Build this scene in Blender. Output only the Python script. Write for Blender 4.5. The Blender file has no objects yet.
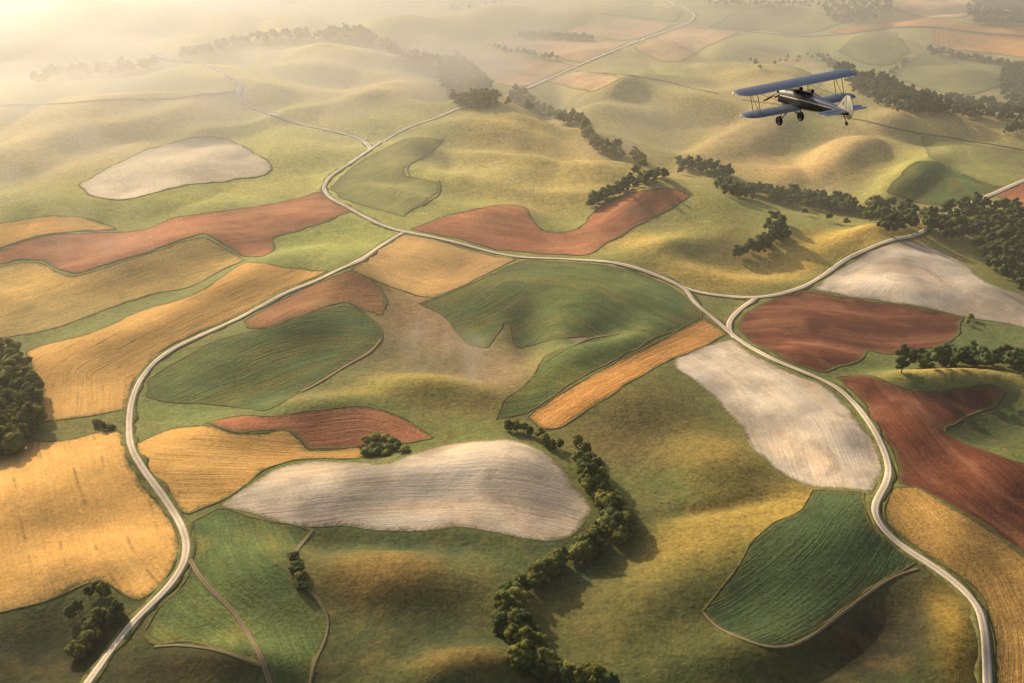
import bpy, bmesh, math, random, time
import numpy as np
from mathutils import Vector, Matrix, Euler
from mathutils.geometry import delaunay_2d_cdt
T0 = time.time()
random.seed(7)
RNG = np.random.default_rng(11)
scene = bpy.context.scene
COL = scene.collection

# ------------------------------------------------------------------ image frame
W, HH, F = 1024.0, 683.0, 983.0
CAMH = 350.0
P = math.radians(26.54)
cP, sP = math.cos(P), math.sin(P)
SUN_AZ, SUN_EL = math.radians(-35), math.radians(21.5)      # azimuth from +Y, clockwise
SUN = Vector((math.sin(SUN_AZ) * math.cos(SUN_EL), math.cos(SUN_AZ) * math.cos(SUN_EL), math.sin(SUN_EL)))

def uv_of(x, y):
    """image pixel coordinates of a flat-ground point as seen from the camera"""
    z = np.maximum(y * cP + CAMH * sP, 40.0)
    return 512 + F * x / z, 341.5 + F * (CAMH * cP - y * sP) / z  # u, v are image pixels, ground height ignored

# ------------------------------------------------------------------ relief
def vnoise(x, y, seed):
    """smooth value noise, numpy"""
    xi = np.floor(x).astype(np.int64); yi = np.floor(y).astype(np.int64)
    xf = x - xi; yf = y - yi
    def hsh(a, b):
        n = (a * 374761393 + b * 668265263 + seed * 974634777) & 0x7fffffff
        n = ((n ^ (n >> 13)) * 1274126177) & 0x7fffffff
        return ((n ^ (n >> 16)) & 0xffff) / 65535.0
    u = xf * xf * xf * (xf * (xf * 6 - 15) + 10); v = yf * yf * yf * (yf * (yf * 6 - 15) + 10)
    a = hsh(xi, yi); b = hsh(xi + 1, yi); c = hsh(xi, yi + 1); d = hsh(xi + 1, yi + 1)
    return (a * (1 - u) + b * u) * (1 - v) + (c * (1 - u) + d * u) * v - 0.5

# (u, v, half width u, half depth v, rotation deg (screen clockwise), height m)
HILLS = [
 # far valley
 (215, 82, 70, 10, -6, 16), (300, 50, 55, 6, 4, 22), (325, 68, 60, 6, 6, 20), (405, 36, 40, 8, -8, 26), (470, 24, 55, 7, 0, 22),
 (390, 96, 42, 6, -4, 16), (300, 92, 45, 5, 2, 12), (95, 30, 90, 8, 3, 24), (60, 55, 80, 8, 0, 18), (200, 28, 90, 7, 0, 20),
 (500, 122, 62, 6, 8, 13), (520, 144, 85, 9, 7, 18), (455, 182, 42, 8, 14, 14), (560, 178, 60, 9, 4, 14), (420, 146, 34, 9, -10, 8),
 (600, 118, 30, 6, 0, 8), (650, 98, 60, 9, 8, 14), (620, 98, 26, 8, -20, 14), (700, 74, 60, 6, 4, 16),
 (748, 136, 56, 13, -22, 11), (846, 152, 62, 16, -20, 14), (907, 181, 40, 12, -25, 10), (690, 150, 30, 9, -20, 8), (720, 100, 50, 8, 6, 14), (870, 96, 52, 9, 10, 20), (930, 118, 50, 7, 8, 14),
 (590, 20, 60, 6, 0, 18), (760, 14, 60, 5, 5, 18), (880, 22, 70, 5, 0, 14), (960, 72, 40, 6, 0, 10), (970, 145, 40, 8, 8, 9), (690, 40, 40, 6, 0, 10), (860, 50, 30, 6, 0, 8), (560, 58, 60, 6, 0, 8), (800, 80, 60, 6, 4, 10), (400, 64, 50, 6, 0, 14), (150, 92, 60, 6, -6, 12), (455, 135, 60, 6, 6, 8),
 (30, 100, 60, 12, 0, 12), (110, 120, 60, 12, -10, 14), (190, 120, 40, 10, -20, 14), (205, 170, 70, 15, -12, 13), (310, 150, 40, 10, 0, 8), (60, 215, 70, 12, 0, 12), (10, 170, 60, 14, 0, 12),
 (470, 118, 66, 3.6, 6, 13), (565, 139, 78, 3.8, 8, 13), (505, 163, 84, 4, 9, 11), (605, 172, 50, 4, 5, 8), (425, 70, 50, 3, 0, 12), (330, 79, 60, 3, 4, 13), (275, 98, 60, 3.2, 2, 11), (655, 84, 70, 3.4, 4, 13), (705, 110, 56, 3.8, 10, 11), (200, 110, 60, 3.6, -8, 12), (110, 142, 64, 5, -12, 10), (862, 110, 56, 4, 10, 10), (930, 132, 50, 4, 8, 9), (360, 108, 44, 3.4, -4, 10), (410, 196, 50, 5, 12, 7), (240, 128, 50, 4, -14, 10), (770, 88, 60, 3.4, 4, 11), (560, 195, 50, 5, 6, 7),
 # middle
 (250, 212, 60, 10, 0, 8), (560, 208, 26, 7, 10, -6), (500, 214, 40, 10, 0, 11), (640, 206, 34, 9, -22, 10), (703, 203, 52, 13, 14, 20), (668, 246, 45, 9, -10, 10), (782, 238, 34, 10, -10, 10), (862, 238, 46, 9, -14, 12),
 (745, 262, 40, 10, 0, -5), (712, 268, 60, 7, 6, 7),
 (900, 256, 44, 15, 18, 15), (985, 282, 48, 12, 22, 10), (940, 232, 30, 8, 10, 8), (905, 284, 55, 8, 6, 6),
 (120, 262, 80, 16, -18, 9), (200, 248, 40, 12, -10, 8), (60, 245, 60, 12, 0, 6),
 (235, 288, 60, 14, -22, 11), (120, 338, 72, 20, -14, 12), (350, 282, 26, 17, 20, 14), (300, 325, 40, 16, -15, 6), (235, 352, 70, 22, -14, 9), (430, 252, 50, 14, 4, 6),
 (385, 320, 26, 22, 0, 4), (470, 290, 42, 16, 0, 9), (575, 292, 46, 22, 14, 14), (530, 330, 16, 22, 8, -9), (655, 300, 40, 16, 10, 5), (480, 352, 26, 22, 0, -5), (605, 333, 30, 10, -10, -7), (600, 352, 60, 14, -24, 8),
 (430, 392, 62, 11, 8, 9), (330, 408, 60, 13, -4, 10), (360, 425, 50, 13, 0, 5), (225, 436, 60, 16, -6, 8), (200, 470, 50, 20, 0, 5),
 (628, 402, 62, 28, 12, 13), (712, 462, 44, 22, 10, 8), (785, 380, 50, 28, 38, 7), (720, 512, 50, 7, -10, -3), (830, 440, 32, 26, 30, 6),
 (820, 318, 62, 13, 6, 6), (830, 352, 40, 10, 8, 6), (925, 330, 40, 12, 0, -3), (905, 378, 45, 9, 0, 7), (975, 378, 44, 9, 0, 9), (985, 420, 34, 16, 0, -8), (905, 420, 34, 22, 30, 7), (1000, 480, 50, 26, 0, 7),
 # near
 (50, 490, 80, 34, -10, 10), (100, 560, 60, 20, -10, 6), (60, 640, 50, 28, 0, -7), (400, 476, 90, 16, -3, 6), (520, 480, 50, 24, 20, 8), (300, 500, 50, 12, 0, 3),
 (395, 583, 66, 26, 6, 11), (420, 545, 70, 12, 4, -4), (255, 575, 50, 28, 0, 6), (470, 680, 60, 20, -8, 9), (250, 668, 60, 16, 4, 6), (330, 545, 26, 16, 0, -4),
 (700, 580, 80, 34, -24, 7), (620, 560, 40, 24, 20, -4), (835, 540, 62, 34, -34, 8), (870, 640, 56, 26, -30, -8), (950, 540, 40, 26, 34, 6), (950, 650, 34, 34, 0, 6), (730, 665, 70, 24, -10, 7), (560, 620, 40, 50, 0, -5),
]
POWER = {(628, 402): 1.2, (712, 462): 1.3, (748, 136): 1.5, (846, 152): 1.5, (907, 181): 1.4, (395, 583): 1.3, (545, 150): 1.3}
def ground(x, y):
    x = np.asarray(x, float); y = np.asarray(y, float)
    u, v = uv_of(x, y)
    h = np.zeros_like(x)
    infr = (v > -80)
    for (cu, cv, ru, rv, rot, A) in HILLS:
        a = math.radians(rot); ca, sa = math.cos(a), math.sin(a)
        du, dv = u - cu, v - cv
        p = (du * ca + dv * sa) / (ru * .9); q = (-du * sa + dv * ca) / (rv * .9)
        r2 = p * p + q * q
        g = np.exp(-.5 * np.minimum(r2, 60) ** POWER.get((cu, cv), 1.08 if cv > 250 else .86))
        h += A * 1.12 * g * infr
    wx = x + 40 * vnoise(x / 160, y / 160, 91); wy = y + 40 * vnoise(x / 160, y / 160, 92)
    d = np.sqrt(x * x + y * y)
    far = np.clip((d - 1200) / 2500, 0, 1)
    h += (5 + 14 * far) * 2 * vnoise(wx / 210, wy / 210, 1) + (3.2 + 3 * far) * vnoise(wx / 95, wy / 95, 2) + 1.3 * vnoise(wx / 38, wy / 38, 3)
    nb_ = vnoise(wx / 150 + 3.1, wy / 200, 21); nc_ = vnoise(wx / 74 + 9.1, wy / 96, 22)
    upk = np.clip((270 - v) / 120, 0, 1)
    h += (6 + 18 * upk) * (2 * np.sqrt(nb_ * nb_ + .0025)) + (1.6 + 3.4 * upk) * (2 * np.sqrt(nc_ * nc_ + .004)) - 5 - 8 * upk
    h += (10 + 60 * np.clip((d - 2600) / 6000, 0, 1)) * 2 * vnoise(x / 900, y / 900, 4)
    return h

def rays(px):
    px = np.asarray(px, float)
    xn = (px[:, 0] - 512) / F; yn = (px[:, 1] - 341.5) / F
    d = np.stack([xn, cP - yn * sP, -sP - yn * cP], 1)
    return d
def land(px, lift=0.0):
    """where lines of sight meet the land (plus a lift above it)"""
    d = rays(px)
    out = np.zeros((len(d), 3))
    lo = (CAMH - 75) / -d[:, 2]; hi = (CAMH + 45) / -d[:, 2]
    n = 160
    found = np.zeros(len(d), bool); t0 = lo.copy(); t1 = hi.copy(); prev = lo.copy()
    for i in range(1, n + 1):
        t = lo + (hi - lo) * i / n
        z = CAMH + d[:, 2] * t
        below = z < ground(d[:, 0] * t, d[:, 1] * t) + lift
        new = below & ~found
        t0[new] = prev[new]; t1[new] = t[new]; found |= below
        prev = t
    for _ in range(14):
        tm = .5 * (t0 + t1)
        b = CAMH + d[:, 2] * tm < ground(d[:, 0] * tm, d[:, 1] * tm) + lift
        t1 = np.where(b, tm, t1); t0 = np.where(b, t0, tm)
    t = t1
    return np.stack([d[:, 0] * t, d[:, 1] * t], 1)

# ------------------------------------------------------------------ helpers
def newmesh(name, V, Fc, mat=None, smooth=True):
    me = bpy.data.meshes.new(name)
    V = np.asarray(V, np.float32)
    me.vertices.add(len(V)); me.vertices.foreach_set('co', V.ravel())
    Fc = np.asarray(Fc, np.int32) if not isinstance(Fc, list) or (len(Fc) and len({len(f) for f in Fc}) == 1) else Fc
    if isinstance(Fc, np.ndarray):
        k = Fc.shape[1]; n = len(Fc)
        me.loops.add(n * k); me.loops.foreach_set('vertex_index', Fc.ravel())
        me.polygons.add(n); me.polygons.foreach_set('loop_start', np.arange(0, n * k, k, dtype=np.int32))
        me.polygons.foreach_set('loop_total', np.full(n, k, np.int32))
    else:
        tot = np.array([len(f) for f in Fc], np.int32); flat = np.array([i for f in Fc for i in f], np.int32)
        me.loops.add(len(flat)); me.loops.foreach_set('vertex_index', flat)
        me.polygons.add(len(tot)); me.polygons.foreach_set('loop_start', np.concatenate([[0], np.cumsum(tot)[:-1]]).astype(np.int32))
        me.polygons.foreach_set('loop_total', tot)
    me.update(calc_edges=True); me.validate(clean_customdata=False)
    if smooth: me.polygons.foreach_set('use_smooth', np.ones(len(me.polygons), bool))
    if mat: me.materials.append(mat)
    return me
def link(name, me, parent=None, loc=None):
    o = bpy.data.objects.new(name, me); COL.objects.link(o)
    if parent: o.parent = parent
    if loc is not None: o.location = loc
    return o
def tag(o, label=None, cat=None, group=None, kind=None):
    if label: o['label'] = label
    if cat: o['category'] = cat
    if group: o['group'] = group
    if kind: o['kind'] = kind
    return o
def attr(me, name, data, typ='FLOAT_VECTOR'):
    a = me.attributes.new(name, typ, 'POINT')
    a.data.foreach_set('vector' if typ == 'FLOAT_VECTOR' else ('color' if typ == 'FLOAT_COLOR' else 'value'), np.asarray(data, np.float32).ravel())

class NT:
    def __init__(s, name):
        s.m = bpy.data.materials.new(name); s.m.use_nodes = True
        s.t = s.m.node_tree; s.t.nodes.clear()
        s.out = s.t.nodes.new('ShaderNodeOutputMaterial')
    def n(s, typ, ins=None, **kw):
        nd = s.t.nodes.new('ShaderNode' + typ)
        for k, v in kw.items(): setattr(nd, k, v)
        for k, v in (ins or {}).items():
            if isinstance(v, bpy.types.NodeSocket): s.t.links.new(v, nd.inputs[k])
            else: nd.inputs[k].default_value = v
        return nd
    def math(s, op, a, b=0.0, c=0.0, clamp=False):
        return s.n('Math', {0: a, 1: b, 2: c}, operation=op, use_clamp=clamp).outputs[0]
    def vmath(s, op, a, b=(0, 0, 0)):
        return s.n('VectorMath', {0: a, 1: b}, operation=op).outputs[0]
    def noise(s, vec, scale, detail=3.0, rough=.55, out='Fac'):
        return s.n('TexNoise', {'Vector': vec, 'Scale': scale, 'Detail': detail, 'Roughness': rough}).outputs[out]
    def rng(s, v, a, b, c, d):
        return s.n('MapRange', {0: v, 1: a, 2: b, 3: c, 4: d}).outputs[0]
    def mix(s, fac, a, b, blend='MIX'):
        nd = s.n('Mix', None, data_type='RGBA', blend_type=blend)
        for sock, v in ((nd.inputs[0], fac), (nd.inputs[6], a), (nd.inputs[7], b)):
            if isinstance(v, bpy.types.NodeSocket): s.t.links.new(v, sock)
            else: sock.default_value = v if not isinstance(v, tuple) or len(v) == 4 else (*v, 1)
        return nd.outputs[2]
    def scale(s, col, f):
        return s.n('VectorMath', {0: col, 'Scale': f}, operation='SCALE').outputs[0]
    def bsdf(s, col, rough=.9, bump=None, strength=.5, dist=1.0, metal=0.0, spec=.2, **kw):
        b = s.n('BsdfPrincipled')
        b.inputs['Roughness'].default_value = rough; b.inputs['Metallic'].default_value = metal
        b.inputs['Specular IOR Level'].default_value = spec
        if isinstance(col, bpy.types.NodeSocket): s.t.links.new(col, b.inputs['Base Color'])
        else: b.inputs['Base Color'].default_value = (*col, 1)
        if bump is not None:
            bn = s.n('Bump', {'Height': bump, 'Strength': strength, 'Distance': dist})
            s.t.links.new(bn.outputs[0], b.inputs['Normal'])
        for k, v in kw.items(): b.inputs[k].default_value = v
        s.t.links.new(b.outputs[0], s.out.inputs[0])
        return s.m
def plain(name, col, rough=.5, metal=0.0, spec=.4, var=.12, sc=6.0, **kw):
    t = NT(name); tc = t.n('TexCoord').outputs['Object']
    n = t.noise(tc, sc, 3)
    c = t.scale(t.n('RGB').outputs[0], t.rng(n, .3, .7, 1 - var, 1 + var))
    for nd in t.t.nodes:
        if nd.type == 'RGB': nd.outputs[0].default_value = (*col, 1)
    return t.bsdf(c, rough, None, metal=metal, spec=spec, **kw)

# ------------------------------------------------------------------ materials: land
def pasture_mat():
    t = NT('meadow')
    pos = t.n('NewGeometry').outputs['Position']
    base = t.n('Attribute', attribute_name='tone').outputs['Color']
    n1 = t.noise(pos, .012, 4, .6); n2 = t.noise(pos, .055, 5, .62); n3 = t.noise(pos, .42, 4, .65)
    st = t.noise(pos, .16, 4, .6)
    c = t.mix(t.rng(n1, .38, .66, 0, .5), t.vmath('MULTIPLY', base, (1.2, 1.18, .95)), t.vmath('MULTIPLY', base, (1.68, 1.55, 1.1)))
    gold = t.mix(.5, t.vmath('MULTIPLY', base, (1.5, 1.3, .9)), (.36, .235, .06, 1))
    c = t.mix(t.rng(n2, .48, .72, 0, .42), c, gold)
    c = t.mix(t.rng(n2, .42, .28, 0, .5), c, t.mix(1.0, c, (.58, .72, .55, 1), 'MULTIPLY'))
    f = t.math('ADD', t.math('MULTIPLY', n3, .75), t.math('MULTIPLY', st, .45))
    n4 = t.noise(pos, 1.1, 3, .7)
    f = t.math('ADD', f, t.math('MULTIPLY', t.math('SUBTRACT', n4, .5), .5))
    c = t.scale(c, t.rng(f, .38, .82, .56, 1.46))
    vor = t.n('TexVoronoi', {'Vector': pos, 'Scale': .13}).outputs['Distance']
    tuft = t.math('MULTIPLY', t.rng(vor, .22, .08, 0, 1), t.rng(t.noise(pos, .03, 4, .6), .52, .62, 0, .8))
    c = t.mix(t.math('MULTIPLY', tuft, .8), c, (.03, .045, .016, 1))
    b = t.math('ADD', t.math('MULTIPLY', n2, 2.4), t.math('MULTIPLY', n3, .75))
    return t.bsdf(c, .95, b, .6, 1.0, spec=.1)
MEADOW = pasture_mat()

def crop_mat(name, col, col2, streak=.35, tram=.0, bump=.5, mott=.25, warm=None, wisp=0.0, fine=.28):
    """tilled or sown land: streaks run along the 'rows' attribute (distance across, distance along, -)"""
    t = NT(name)
    pos = t.n('NewGeometry').outputs['Position']
    rw = t.n('Attribute', attribute_name='rows').outputs['Vector']
    ed = t.n('SeparateXYZ', {0: rw}).outputs[2]; rw = t.vmath('MULTIPLY', rw, (1, 1, 0))
    wob = t.scale(t.vmath('SUBTRACT', t.noise(pos, .014, 2, .5, 'Color'), (.5, .5, .5)), 5.0)
    rw = t.vmath('ADD', rw, wob)
    s1 = t.noise(t.vmath('MULTIPLY', rw, (.16, .006, 1)), 1, 3, .6)
    s2 = t.noise(t.vmath('MULTIPLY', rw, (.62, .018, 1)), 1, 3, .6)
    s3 = t.noise(t.vmath('MULTIPLY', rw, (.05, .003, 1)), 1, 2, .5)
    n1 = t.noise(pos, .010, 3, .6); n2 = t.noise(pos, .05, 4, .62); n3 = t.noise(pos, .5, 4, .7)
    A = (*col, 1); B = (*col2, 1)
    c = t.mix(t.rng(n1, .36, .64, 0, 1), A, B)
    c = t.mix(t.rng(n2, .42, .66, 0, mott * 2.0), c, t.scale(c, .62))
    if warm: c = t.mix(t.rng(s3, .48, .66, 0, .65), c, (*warm, 1))
    k = t.math('ADD', t.math('MULTIPLY', s1, .5), t.math('MULTIPLY', s2, .5))
    c = t.scale(c, t.rng(k, .34, .66, 1 - streak, 1 + streak))
    c = t.scale(c, t.rng(n3, .3, .7, 1 - fine, 1 + fine))
    if wisp:
        w = t.noise(t.vmath('MULTIPLY', rw, (.030, .0055, 1)), 1, 4, .6)
        c = t.mix(t.rng(w, .5, .64, 0, wisp), c, t.mix(.5, c, (.66, .62, .55, 1)))
        c = t.mix(t.rng(w, .46, .34, 0, wisp), c, t.mix(.6, c, (.20, .15, .11, 1)))
        c = t.mix(t.rng(t.noise(pos, .016, 4, .6), .44, .60, 0, .9), c, t.vmath('MULTIPLY', c, (.60, .60, .62)))
    if tram:
        sep = t.n('SeparateXYZ', {0: rw}).outputs[0]
        fr = t.math('FRACT', t.math('DIVIDE', sep, 17.0))
        ln = t.rng(t.math('ABSOLUTE', t.math('SUBTRACT', fr, .5)), .0, .075, 1, 0)
        gate = t.rng(t.noise(pos, .04, 5, .7), .50, .58, 0, 1)
        c = t.mix(t.math('MULTIPLY', t.math('MULTIPLY', ln, gate), tram), c, t.scale(c, .42))
    c = t.scale(c, t.rng(t.noise(pos, .0065, 4, .6), .34, .66, .78, 1.2))
    c = t.scale(c, t.rng(ed, 0, 16, .84, 1.0))
    e_ = t.math('ADD', ed, t.math('ADD', t.math('MULTIPLY', t.math('SUBTRACT', n3, .5), 7.0), t.math('MULTIPLY', t.math('SUBTRACT', n2, .5), 11.0)))
    c = t.mix(t.rng(e_, 0, 3.5, .8, 0), c, t.mix(t.rng(n3, .4, .6, 0, 1), (.11, .11, .038, 1), (.20, .175, .055, 1)))
    b = t.math('ADD', t.math('MULTIPLY', s2, .8), t.math('ADD', t.math('MULTIPLY', n3, .55), t.math('MULTIPLY', n2, 1.3)))
    return t.bsdf(c, .95, b, bump, 1.0, spec=.08)
CROPS = {
 'wheat': crop_mat('ripe_wheat', (.86, .47, .13), (.76, .44, .13), .12, .75, .7, .14, (.86, .50, .15), 0, .2),
 'tan': crop_mat('dry_stubble', (.74, .44, .16), (.66, .41, .14), .16, .2, .6, .14),
 'straw': crop_mat('pale_straw', (.80, .50, .24), (.74, .46, .21), .18, .3, .6, .15),
 'olive': crop_mat('olive_stubble', (.50, .36, .12), (.74, .46, .13), .16, .3, .7, .20),
 'red': crop_mat('red_soil', (.58, .235, .105), (.46, .17, .08), .20, .3, .7, .20, (.62, .28, .13)),
 'dark_red': crop_mat('dark_red_soil', (.22, .070, .034), (.15, .050, .028), .34, .3, .7, .25, (.36, .155, .08)),
 'fallow': crop_mat('faded_red_soil', (.42, .19, .085), (.36, .18, .075), .24, .2, .7, .25, (.44, .25, .10)),
 'orange': crop_mat('orange_stubble', (.82, .40, .12), (.72, .34, .09), .24, .4, .7, .16),
 'gold': crop_mat('golden_hay', (.54, .31, .09), (.44, .26, .075), .15, .2, .9, .30),
 'white': crop_mat('pale_tilled_soil', (.90, .75, .55), (.74, .60, .43), .11, .15, .5, .10, (.84, .60, .38), .6, .14),
 'cream': crop_mat('cream_stubble', (.95, .78, .54), (.92, .74, .48), .10, .1, .6, .12),
 'green': crop_mat('green_crop', (.115, .175, .058), (.17, .215, .062), .24, .25, 1.0, .28, (.24, .21, .055), 0, .36),
 'dark_green': crop_mat('dark_green_crop', (.070, .112, .048), (.10, .135, .05), .09, .1, .9, .28, None, 0, .36),
 'lime': crop_mat('young_green_crop', (.31, .33, .105), (.42, .38, .13), .16, .3, .8, .24),
}
def strip_mat(name, a, b, sc=.25, bump=.6):
    t = NT(name); pos = t.n('NewGeometry').outputs['Position']
    n = t.noise(pos, sc, 4, .65); m = t.noise(pos, sc * .12, 3)
    c = t.mix(t.rng(n, .35, .65, 0, 1), (*a, 1), (*b, 1)); c = t.scale(c, t.rng(m, .3, .7, .7, 1.3))
    return t.bsdf(c, .95, n, bump, 1.0, spec=.1)
VERGE = strip_mat('rough_verge_grass', (.11, .12, .038), (.22, .20, .06))
MARGIN = strip_mat('field_margin_grass', (.085, .082, .03), (.17, .145, .045), .3)
STEM = strip_mat('bark', (.06, .045, .03), (.11, .085, .06), 2.0)
def road_mat(name, a, b, mid):
    t = NT(name); pos = t.n('NewGeometry').outputs['Position']
    rw = t.n('Attribute', attribute_name='rows').outputs['Vector']
    ac = t.n('SeparateXYZ', {0: rw}).outputs[0]
    n = t.noise(pos, .9, 4, .7); m = t.noise(pos, .04, 3)
    c = t.mix(t.rng(n, .35, .65, 0, 1), (*a, 1), (*b, 1))
    aa = t.math('ABSOLUTE', ac)
    cen = t.math('MULTIPLY', t.rng(aa, .12, .34, 1, 0), t.rng(n, .35, .6, .55, 1))
    edge = t.rng(t.math('ADD', aa, t.math('MULTIPLY', t.math('SUBTRACT', n, .5), .5)), .82, 1.0, 0, 1)
    c = t.mix(t.math('MULTIPLY', cen, .75), c, (*mid, 1)); c = t.mix(edge, c, (*mid, 1))
    c = t.scale(c, t.rng(m, .3, .7, .82, 1.18))
    return t.bsdf(c, .9, n, .4, .3, spec=.15)
HAZED_GRAVEL = road_mat('mist_brightened_gravel', (.95, .84, .66), (.9, .78, .6), (.6, .5, .3))  # gravel painted paler to carry the brightening of the mist
GRAVEL = road_mat('pale_gravel', (.84, .70, .53), (.72, .59, .44), (.42, .34, .19))
DIRT = road_mat('dirt_ruts', (.34, .24, .14), (.27, .19, .11), (.15, .14, .06))
FADED = road_mat('faded_ruts', (.26, .19, .11), (.20, .155, .08), (.12, .12, .05))

# ------------------------------------------------------------------ the terrain sheet
vs = list(np.arange(790, 330, -2.0)) + list(np.arange(330, 140, -1.4)) + list(np.arange(140, -40, -1.0)) + list(np.arange(-40, -120, -1.6))
th = P + np.arctan((np.array(vs) - 341.5) / F)
Ys = list(CAMH / np.tan(th))
while Ys[-1] < 45000: Ys.append(Ys[-1] * 1.07)
Ys = np.array([60, 110, 170, 220] + [a for a in Ys if a > 255])
ts = np.concatenate([-np.geomspace(4.0, .84, 26)[:-1], np.arange(-.84, .8401, .0024), np.geomspace(.84, 4.0, 26)[1:]])
# widen x near the camera so the near sheet also reaches sideways
GX = np.outer(Ys * .86 + 60, ts); GY = np.repeat(Ys[:, None], len(ts), 1)
GZ = ground(GX, GY)
TS = np.array(ts)
def ground(x, y):
    """height of the laid terrain sheet itself (bilinear on its own grid)"""
    x = np.asarray(x, float); y = np.clip(np.asarray(y, float), Ys[0] + .01, Ys[-1] - 1)
    i = np.clip(np.searchsorted(Ys, y) - 1, 0, len(Ys) - 2); b = (y - Ys[i]) / (Ys[i + 1] - Ys[i])
    t = np.clip(x / (y * .86 + 60), TS[0] + 1e-4, TS[-1] - 1e-4)
    j = np.clip(np.searchsorted(TS, t) - 1, 0, len(TS) - 2); a = (t - TS[j]) / (TS[j + 1] - TS[j])
    return (GZ[i, j] * (1 - a) + GZ[i, j + 1] * a) * (1 - b) + (GZ[i + 1, j] * (1 - a) + GZ[i + 1, j + 1] * a) * b
print('grid', GX.shape, round(time.time() - T0, 1))

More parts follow.
